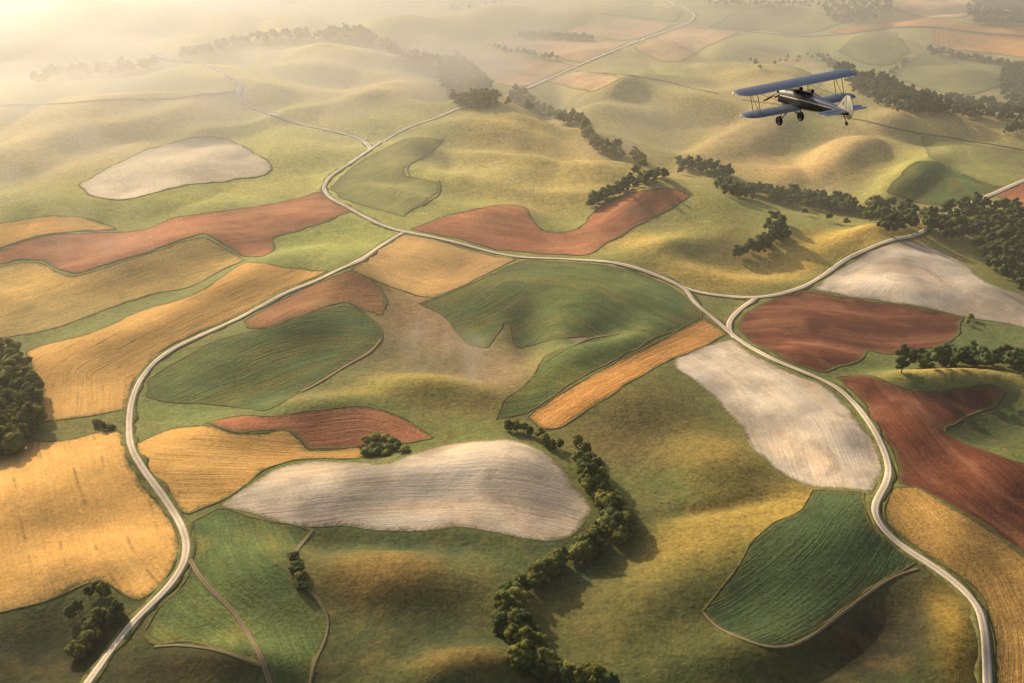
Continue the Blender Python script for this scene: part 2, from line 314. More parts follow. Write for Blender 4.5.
# broad colour of the grassland, sunlit slopes and shaded hollows painted in (vertex tone) : (u, v, ru, rv, rot, rgb, strength)
TONES = [
 (512, 340, 700, 500, 0, (.15, .165, .05), 1.0),
 (120, 60, 260, 60, 0, (.26, .24, .085), .9), (120, 110, 160, 40, 0, (.24, .20, .075), .8), (220, 85, 80, 16, -8, (.25, .27, .07), .9), (30, 150, 90, 40, 0, (.25, .19, .08), .8),
 (330, 100, 90, 30, 0, (.30, .26, .09), .7), (390, 95, 50, 14, 0, (.40, .31, .13), .9), (430, 60, 70, 20, 0, (.22, .23, .09), .6), (560, 120, 90, 14, 0, (.24, .215, .08), .7),
 (330, 130, 60, 16, 0, (.22, .25, .07), .7), (310, 170, 50, 20, 0, (.20, .23, .06), .9), (390, 170, 50, 30, 0, (.16, .20, .055), .9), (345, 240, 50, 20, 0, (.22, .25, .06), .9), (290, 250, 30, 16, 0, (.19, .22, .06), .7),
 (560, 160, 80, 22, 6, (.26, .21, .07), .9), (600, 190, 50, 14, 6, (.25, .21, .07), .8), (500, 178, 50, 16, 6, (.22, .21, .07), .7), (530, 195, 40, 10, 6, (.30, .25, .085), .8),
 (660, 105, 60, 20, 0, (.17, .18, .07), .9), (620, 70, 30, 20, 0, (.22, .22, .09), .6), (740, 135, 50, 22, -25, (.24, .185, .095), .9), (840, 156, 64, 24, -18, (.24, .175, .09), .9), (780, 165, 40, 16, 0, (.28, .19, .08), .7),
 (750, 100, 60, 14, 0, (.26, .20, .08), .7), (930, 70, 120, 50, 0, (.125, .15, .05), .9), (800, 40, 90, 30, 0, (.14, .165, .055), .85), (900, 100, 60, 14, 0, (.13, .15, .05), .8), (895, 180, 34, 20, 0, (.20, .22, .06), .8), (960, 122, 60, 9, 0, (.26, .19, .075), .8), (790, 60, 24, 12, 0, (.26, .18, .09), .6), (770, 50, 60, 20, 0, (.16, .18, .07), .5),
 (700, 212, 64, 18, 8, (.19, .19, .065), .9), (640, 240, 40, 12, 0, (.36, .27, .075), .9), (720, 265, 70, 14, 0, (.38, .27, .075), .9), (800, 255, 60, 14, -14, (.40, .28, .075), .9), (870, 238, 40, 10, -10, (.42, .29, .075), .9), (735, 245, 30, 10, 0, (.17, .14, .05), .7), (720, 306, 26, 12, 0, (.17, .17, .055), .9),
 (930, 245, 34, 12, 0, (.26, .20, .06), .8), (990, 330, 60, 20, 0, (.09, .12, .045), .9), (900, 362, 50, 10, 0, (.12, .15, .05), .7), (960, 380, 76, 8, 2, (.42, .31, .09), 1.0), (985, 418, 46, 22, 0, (.045, .06, .026), 1.0),
 (425, 330, 46, 56, 0, (.34, .20, .10), 1.0), (475, 370, 60, 36, 0, (.28, .175, .09), .97), (400, 360, 60, 24, 0, (.15, .135, .06), .8), (440, 400, 70, 12, 6, (.28, .215, .065), .9), (380, 395, 80, 10, -4, (.30, .24, .065), .9),
 (593, 329, 9, 4, 0, (.55, .33, .26), 1.0), (180, 412, 70, 16, 0, (.16, .20, .06), 1.0), (148, 385, 34, 34, 0, (.17, .20, .06), .95), (90, 425, 60, 12, 0, (.20, .165, .05), .7), (200, 320, 60, 20, -20, (.24, .215, .075), .6), (300, 395, 60, 10, -12, (.17, .14, .06), .6),
 (640, 420, 80, 40, 0, (.165, .135, .048), .95), (690, 380, 30, 16, 0, (.16, .145, .045), .8), (620, 450, 60, 24, 0, (.19, .135, .055), .7), (716, 462, 46, 26, 10, (.28, .20, .055), 1.0), (770, 488, 40, 14, -14, (.14, .115, .04), .8),
 (705, 548, 84, 36, -20, (.36, .245, .06), .97), (610, 612, 80, 44, 0, (.20, .165, .050), .95), (780, 520, 40, 24, -30, (.38, .25, .06), .9), (690, 646, 70, 30, 0, (.14, .135, .042), .9), (560, 556, 50, 30, 0, (.085, .105, .042), .9), (640, 520, 40, 24, -20, (.13, .125, .045), .8),
 (870, 640, 72, 46, -20, (.045, .038, .022), 1.0), (930, 590, 40, 26, 0, (.075, .065, .03), .8), (950, 650, 24, 54, 0, (.36, .22, .045), 1.0), (780, 668, 60, 20, 0, (.13, .11, .035), .7), (1000, 640, 30, 60, 0, (.22, .15, .05), .4),
 (400, 548, 90, 20, 0, (.062, .088, .036), 1.0), (385, 592, 66, 28, 4, (.27, .165, .05), 1.0), (320, 560, 20, 20, 0, (.12, .12, .04), .7), (450, 640, 60, 34, 0, (.085, .098, .038), .95), (470, 680, 50, 14, 0, (.28, .18, .05), .9), (480, 590, 16, 40, 0, (.17, .145, .05), .5),
 (350, 670, 50, 24, 0, (.085, .085, .032), .9), (190, 670, 70, 14, 0, (.10, .07, .03), .9), (50, 650, 90, 36, 0, (.045, .05, .020), 1.0), (140, 660, 40, 20, 0, (.08, .075, .03), .6), (150, 610, 30, 20, 0, (.15, .14, .045), .7),
]
def tone(x, y):
    u, v = uv_of(x, y)
    u = u + 22 * vnoise(x / 40, y / 60, 41) + 8 * vnoise(x / 13, y / 17, 42); v = v + 10 * vnoise(x / 50, y / 70, 43)
    c = np.zeros(x.shape + (3,)) + np.array((.20, .19, .065))
    for (cu, cv, ru, rv, rot, col, s) in TONES:
        a = math.radians(rot); ca, sa = math.cos(a), math.sin(a)
        p = ((u - cu) * ca + (v - cv) * sa) / ru; q = (-(u - cu) * sa + (v - cv) * ca) / rv
        g = s * np.exp(-np.minimum((p * p + q * q), 50) ** 1.5 * .6)
        c += g[..., None] * (np.array(col) - c)
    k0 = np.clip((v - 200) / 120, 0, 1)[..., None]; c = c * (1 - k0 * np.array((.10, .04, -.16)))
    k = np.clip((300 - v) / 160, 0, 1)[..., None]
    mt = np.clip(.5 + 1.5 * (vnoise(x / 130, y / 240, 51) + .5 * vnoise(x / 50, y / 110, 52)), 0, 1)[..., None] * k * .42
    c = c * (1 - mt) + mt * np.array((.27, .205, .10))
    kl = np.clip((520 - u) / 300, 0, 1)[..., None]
    c = c * (1 + k * np.array((.98, .88, 1.1))) * (1 + .4 * k * kl)  # far and left land painted lighter to stand for the haze glow
    k2 = np.clip((v - 500) / 150, 0, 1)[..., None]  # nearest land darkened, the shade of its hollows put into the colour
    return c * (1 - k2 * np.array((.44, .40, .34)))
nr, nc = GX.shape
idx = np.arange(nr * nc).reshape(nr, nc)
quads = np.stack([idx[:-1, :-1], idx[:-1, 1:], idx[1:, 1:], idx[1:, :-1]], -1).reshape(-1, 4)
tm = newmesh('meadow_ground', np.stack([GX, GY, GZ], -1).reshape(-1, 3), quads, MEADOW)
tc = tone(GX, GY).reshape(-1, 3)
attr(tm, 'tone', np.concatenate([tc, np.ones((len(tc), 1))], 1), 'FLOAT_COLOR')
tag(link('meadow_ground', tm), 'rolling grassland between the fields, olive green and gold on its crests', 'ground', kind='structure')
print('terrain', round(time.time() - T0, 1))

# ------------------------------------------------------------------ curves on the land
def spline(pts, closed=False, step=4.0, first=3.0):
    """centripetal-ish Catmull-Rom through pixel points"""
    p = [np.array(q, float) for q in pts]; n = len(p); out = []
    for i in range(n if closed else n - 1):
        p0 = p[(i - 1) % n] if closed or i > 0 else 2 * p[0] - p[1]
        p1 = p[i]; p2 = p[(i + 1) % n]
        p3 = p[(i + 2) % n] if closed or i + 2 < n else 2 * p[-1] - p[-2]
        L = np.linalg.norm(p2 - p1)
        k = max(1, int(math.ceil(L / step)))
        # corners (sharp turns) get less tangent
        def tan(a, b, c):
            u = b - a; w = c - b; lu, lw = np.linalg.norm(u) + 1e-6, np.linalg.norm(w) + 1e-6
            cs = float(np.dot(u, w) / lu / lw); f = max(0.0, min(1.0, (cs - .55) / .4))
            return (u / lu + w / lw) * .5 * L * f
        m1, m2 = tan(p0, p1, p2), tan(p1, p2, p3)
        for j in range(k):
            s = j / k; s2, s3 = s * s, s * s * s
            out.append((2*s3 - 3*s2 + 1) * p1 + (s3 - 2*s2 + s) * m1 + (-2*s3 + 3*s2) * p2 + (s3 - s2) * m2)
    if not closed: out.append(p[-1])
    return np.array(out)
def resample(xy, d, closed=False):
    q = np.vstack([xy, xy[:1]]) if closed else xy
    seg = np.linalg.norm(np.diff(q, axis=0), axis=1); s = np.concatenate([[0], np.cumsum(seg)])
    n = max(2, int(s[-1] / d)); t = np.linspace(0, s[-1], n + 1)
    r = np.stack([np.interp(t, s, q[:, 0]), np.interp(t, s, q[:, 1])], 1)
    return (r[:-1] if closed else r)
def smooth(xy, it, closed=False):
    for _ in range(it):
        if closed: xy = .5 * xy + .25 * (np.roll(xy, 1, 0) + np.roll(xy, -1, 0))
        else:
            m = xy.copy(); m[1:-1] = .5 * xy[1:-1] + .25 * (xy[2:] + xy[:-2]); xy = m
    return xy
def off(x, y):  # clearance of laid sheets, growing with the coarser land far away
    return .04 + np.clip(np.sqrt(x * x + y * y) - 500, 0, 4000) * .00042
def ribbon(name, xy, half, lift, mat, parent=None, closed=False, skirt=.5, taper=0, rough=0.0, prof=(-1, -.5, 0, .5, 1)):
    n = len(xy)
    if closed: tg = np.roll(xy, -1, 0) - np.roll(xy, 1, 0)
    else: tg = np.gradient(xy, axis=0)
    tg /= np.linalg.norm(tg, axis=1)[:, None] + 1e-9
    nm = np.stack([tg[:, 1], -tg[:, 0]], 1)
    s = np.concatenate([[0], np.cumsum(np.linalg.norm(np.diff(xy, axis=0), axis=1))])
    hw = np.full(n, half, float) if np.isscalar(half) else half
    cols = []
    R = [vnoise(xy[:, 0] / 9 + k * 17.3, xy[:, 1] / 9, 60 + k) * 2 * rough for k in (0, 1)]
    for a in (prof[0],) + tuple(prof) + (prof[-1],):
        w = hw * (1 + (R[0] if a < 0 else R[1]))
        q = xy + nm * (a * w)[:, None]
        z = ground(q[:, 0], q[:, 1]) + off(q[:, 0], q[:, 1]) + lift
        cols.append(np.column_stack([q, z]))
    cols[0][:, 2] -= skirt + lift; cols[-1][:, 2] -= skirt + lift
    k = len(cols); V = np.stack(cols, 1).reshape(-1, 3)
    ii = np.arange(n * k).reshape(n, k)
    if closed: ii = np.vstack([ii, ii[:1]])
    q = np.stack([ii[:-1, :-1], ii[:-1, 1:], ii[1:, 1:], ii[1:, :-1]], -1).reshape(-1, 4)
    me = newmesh(name, V, q, mat)
    pr = (prof[0],) + tuple(prof) + (prof[-1],)
    attr(me, 'rows', np.stack([np.tile(pr, (n, 1)), np.repeat(s[:, None], k, 1), np.zeros((n, k))], -1).reshape(-1, 3))
    return link(name, me, parent)
TRK = [0]
def road(name, pts, width, mat, label, cat='road', verge=1.8, lift=.36, rough=.06):
    px = spline(pts, step=4)
    xy = smooth(resample(land(px), 5.0), 6)
    if verge:
        ribbon_v = ribbon('road_verge', xy, width / 2 + verge, lift - .07, VERGE, rough=.5)
    TRK[0] += 1
    o = ribbon(name, xy, width / 2, lift + .012 * TRK[0] * (verge == 0), mat, rough=rough, skirt=.5 if verge else .1)
    tag(o, label, cat, kind='structure')
    if verge:
        tag(ribbon_v, 'strip of rough dark grass beside the ' + label.split(',')[0], 'verge', kind='structure')
        ribbon_v['category'] = 'verge'
    return xy

ROADS = [
 ('gravel_road', [(76,700),(88,683),(100,665),(118,640),(140,615),(160,597),(175,580),(186,560),(187,543),(181,525),(168,503),(153,483),(139,463),(131,447),(129,425),(131,405),(137,386),(150,367),(168,352),(205,334),(242,317),(284,294),(329,275),(349,267),(374,251),(390,240),(403,233)], 4.4, GRAVEL, 'pale gravel road winding up past the wheat fields, from the bottom edge to the central fork', 2.2, .60),
 ('gravel_road', [(349,164),(329,178),(323,188),(329,197),(349,208),(363,216),(384,226),(405,232),(425,236),(450,241),(487,251),(521,257.5),(550,258.5),(580,260),(614,263),(648,272),(672,282),(686,289),(694,302),(712,317),(727,330),(742,342),(762,354),(787,366),(811,375),(831,384),(849,397),(862,413),(876,434),(885,452),(889,466),(887,482),(879,496),(873,511),(879,527),(897,542),(921,559),(945,574),(965,590),(979,607),(984,627),(986,654),(988,683),(988,705)], 4.6, GRAVEL, 'long pale gravel road sweeping across the middle and down beside the orange and dark red fields', 2.0, .57),
 ('gravel_road', [(682,287),(700,293),(725,296),(756,298),(777,295),(804,287),(821,277),(845,260),(866,250),(897,239),(914,236),(927,229),(940,216)], 4.8, GRAVEL, 'gravel road curving up around the pale hilltop field into the woods', 2.0, .54),
 ('gravel_road', [(757,297.5),(743,307),(731,319),(727,329),(735,338)], 4.8, GRAVEL, 'short gravel link closing the grass triangle at the road fork', 1.6, .51),
 ('gravel_road', [(349,164),(357,159),(371,149),(385,140),(408,128),(436,118),(460,108),(474,105),(487,107)], 5.6, HAZED_GRAVEL, 'narrow pale road climbing from the bend toward the misty belt of trees', 1.6, .56),
 ('gravel_road', [(505,97),(521,91),(545,80.5),(580,65),(614,51),(648,37.7),(679,27),(692,21),(695,15),(684,8),(668,2)], 5.4, HAZED_GRAVEL, 'straight far road running between the tan fields', 2.0, .56),
 ('gravel_road', [(371,149),(364,141),(349,135),(308,126),(274,115),(248,105),(237,98),(237,91),(243,86),(237,81),(221,71),(206,65),(171,60),(137,48)], 7.5, HAZED_GRAVEL, 'thin misty lane with a tight double bend over the green hills', 1.4, .54),
 ('gravel_road', [(1060,168),(1024,181),(1003,190),(986,197),(962,208),(945,216)], 6.0, GRAVEL, 'short stretch of pale road between the green slope and the wood, by the far red field', 1.2, .56),
]
for nm_, pts, w, m, lab, vg, lf in ROADS: road(nm_, pts, w, m, lab, 'road', vg, lf - .34)
TRACKS = [
 ([(190,560),(196,571),(206,586),(226,603),(243,624),(254,644),(265,665),(272,690)], 2.6, DIRT, 'brown dirt track running down through the green field from the road bend'),
 ([(154,647),(181,644),(205,648),(233,656),(260,666)], 1.5, FADED, 'thin brown footpath along the lower edge of the green field'),
 ([(313,531),(300,545),(294,558),(295,576),(305,589),(325,605),(331,617),(327,637),(315,661),(309,690)], 1.4, FADED, 'thin earth path edging the green field beside the brown dome'),
 ([(918,569),(908,570),(893,577),(866,595),(838,617),(811,637),(794,647),(777,650.5),(756,648),(736,637),(712,625),(704,613)], 1.4, DIRT, 'narrow sandy path around the foot of the dark green field'),
 ([(443,139),(433,151),(418,160),(405,168),(410,176)], 2.0, FADED, 'faint dark path curling over the green slope below the lane'),
 ([(439,181),(441,190),(433,200),(422,206)], 2.0, FADED, 'faint path hooking around the green hill above the red field'),
 ([(742,100),(780,105),(866,121.6),(886,127),(931,135),(975,142),(1017,149),(1040,153)], 2.6, FADED, 'thin dark lane crossing the golden slope behind the biplane'),
 ([(576,72),(621,75),(660,80),(690,88),(718,94)], 2.4, FADED, 'faint far track over the green hills beyond the tan field'),
 ([(742,31),(770,34),(811,36.5),(845,34.5),(886,29),(931,28),(982,34),(1024,37)], 3.6, FADED, 'far track along the tan strip near the top woods'),
 ([(301,392),(325,380),(345,366),(372,352),(381,340)], 2.4, DIRT, 'pale path along the lower edge of the mid green field'),
 ([(0,106),(60,104),(110,100),(170,99),(205,95),(236,92)], 5.0, DIRT, 'pale misty path joining the lane at its double bend'),
 ([(545,362),(565,350),(590,338),(620,334)], 2.0, FADED, 'faint path at the hollow below the middle green field'),
]
for pts, w, m, lab in TRACKS: road('dirt_track', pts, w, m, lab, 'track', 0, .17, .2)
print('roads', round(time.time() - T0, 1))

# ------------------------------------------------------------------ fields
def nearest(Q, PL, closed):
    A = PL; B = np.roll(PL, -1, 0) if closed else PL[1:]
    if not closed: A = PL[:-1]
    D = B - A; L = np.linalg.norm(D, axis=1) + 1e-9; s0 = np.concatenate([[0], np.cumsum(L)[:-1]])
    best = np.full(len(Q), 1e18); along = np.zeros(len(Q)); side = np.zeros(len(Q))
    for i in range(len(A)):
        w = Q - A[i]; t = np.clip((w @ D[i]) / L[i] ** 2, 0, 1)
        e = w - t[:, None] * D[i]; d2 = (e ** 2).sum(1); m = d2 < best
        best[m] = d2[m]; along[m] = (s0[i] + t * L[i])[m]
        side[m] = np.sign(D[i][0] * w[:, 1] - D[i][1] * w[:, 0])[m]
    return np.sqrt(best), along, side
def inside(Q, PL):
    x, y = Q[:, 0], Q[:, 1]; r = np.zeros(len(Q), bool); n = len(PL)
    for i in range(n):
        x1, y1 = PL[i]; x2, y2 = PL[(i + 1) % n]
        if y1 == y2: continue
        c = ((y1 > y) != (y2 > y)) & (x < (x2 - x1) * (y - y1) / (y2 - y1) + x1)
        r ^= c
    return r
GXY = np.stack([GX.ravel(), GY.ravel()], 1)
NF = 0
def field(name, crop, pts, label, rows='edge', margin=.6, lift=.07, step=4.0):
    """rows: 'edge' = worked parallel to its own edge; or a polyline the rows follow"""
    global NF; NF += 1
    px = spline(pts, True, step)
    xy = land(px)
    dist = float(np.linalg.norm(xy.mean(0)))
    d = max(3.5, dist * .0055)
    xy = smooth(resample(xy, d, True), 0, True)
    per = np.stack([vnoise(xy[:, 0] / 14, xy[:, 1] / 14, 70 + NF), vnoise(xy[:, 0] / 14, xy[:, 1] / 14, 170 + NF)], 1)
    xy = xy + per * 2.6 * min(1.6, dist / 700)
    lo, hi = xy.min(0), xy.max(0)
    c = GXY[(GXY[:, 0] > lo[0]) & (GXY[:, 0] < hi[0]) & (GXY[:, 1] > lo[1]) & (GXY[:, 1] < hi[1])]
    c = c[inside(c, xy)]
    dd, al, sd = nearest(c, xy, True)
    keep = dd > d * .45
    c, dd, al = c[keep], dd[keep], al[keep]
    nb = len(xy)
    pts2 = [Vector(p) for p in xy] + [Vector(p) for p in c]
    v2, _, f2, *_ = delaunay_2d_cdt(pts2, [], [list(range(nb))], 1, 1e-4)
    Q = np.array([(p.x, p.y) for p in v2])
    h = ground(Q[:, 0], Q[:, 1]) + off(Q[:, 0], Q[:, 1]) + lift
    V = np.column_stack([Q, h])
    # faces upward
    tri = [list(f) for f in f2]
    t3 = np.array([f for f in tri if len(f) == 3]); ex = [f for f in tri if len(f) > 3]
    for f in ex: t3 = np.vstack([t3, [[f[0], f[k], f[k + 1]] for k in range(1, len(f) - 1)]])
    a, b, cc = Q[t3[:, 0]], Q[t3[:, 1]], Q[t3[:, 2]]
    ar = (b[:, 0] - a[:, 0]) * (cc[:, 1] - a[:, 1]) - (b[:, 1] - a[:, 1]) * (cc[:, 0] - a[:, 0])
    t3[ar < 0] = t3[ar < 0][:, ::-1]
    if rows == 'edge':
        r, al, _ = nearest(Q, xy, True)
    else:
        g = resample(land(spline(rows, step=6)), 12.0); r, al, s = nearest(Q, g, False); r = r * s
    # skirt
    n0 = len(V); bp = np.column_stack([xy, ground(xy[:, 0], xy[:, 1]) - .6]); top = np.column_stack([xy, ground(xy[:, 0], xy[:, 1]) + off(xy[:, 0], xy[:, 1]) + lift])
    V = np.vstack([V, top, bp]); i = np.arange(nb); j = (i + 1) % nb
    q = np.stack([n0 + i, n0 + j, n0 + nb + j, n0 + nb + i], 1)
    t3 = np.vstack([t3, q[:, [0, 1, 2]], q[:, [0, 2, 3]]])
    me = newmesh(name, V, t3, CROPS[crop])
    de, _, _ = nearest(Q, xy, True)
    rr = np.column_stack([r, al, de]); z = np.column_stack([np.zeros(nb), np.arange(nb) * d, np.zeros(nb)])
    attr(me, 'rows', np.vstack([rr, z, z]))
    o = tag(link(name, me), label, 'field', kind='structure')
    if margin and crop != 'white' and not name.startswith('far'): ribbon('field_margin', xy, margin * (1 + max(0, dist - 700) / 2200), lift + .05, MARGIN, o, closed=True, rough=1.1, prof=(-1, 0, 1))
    return o

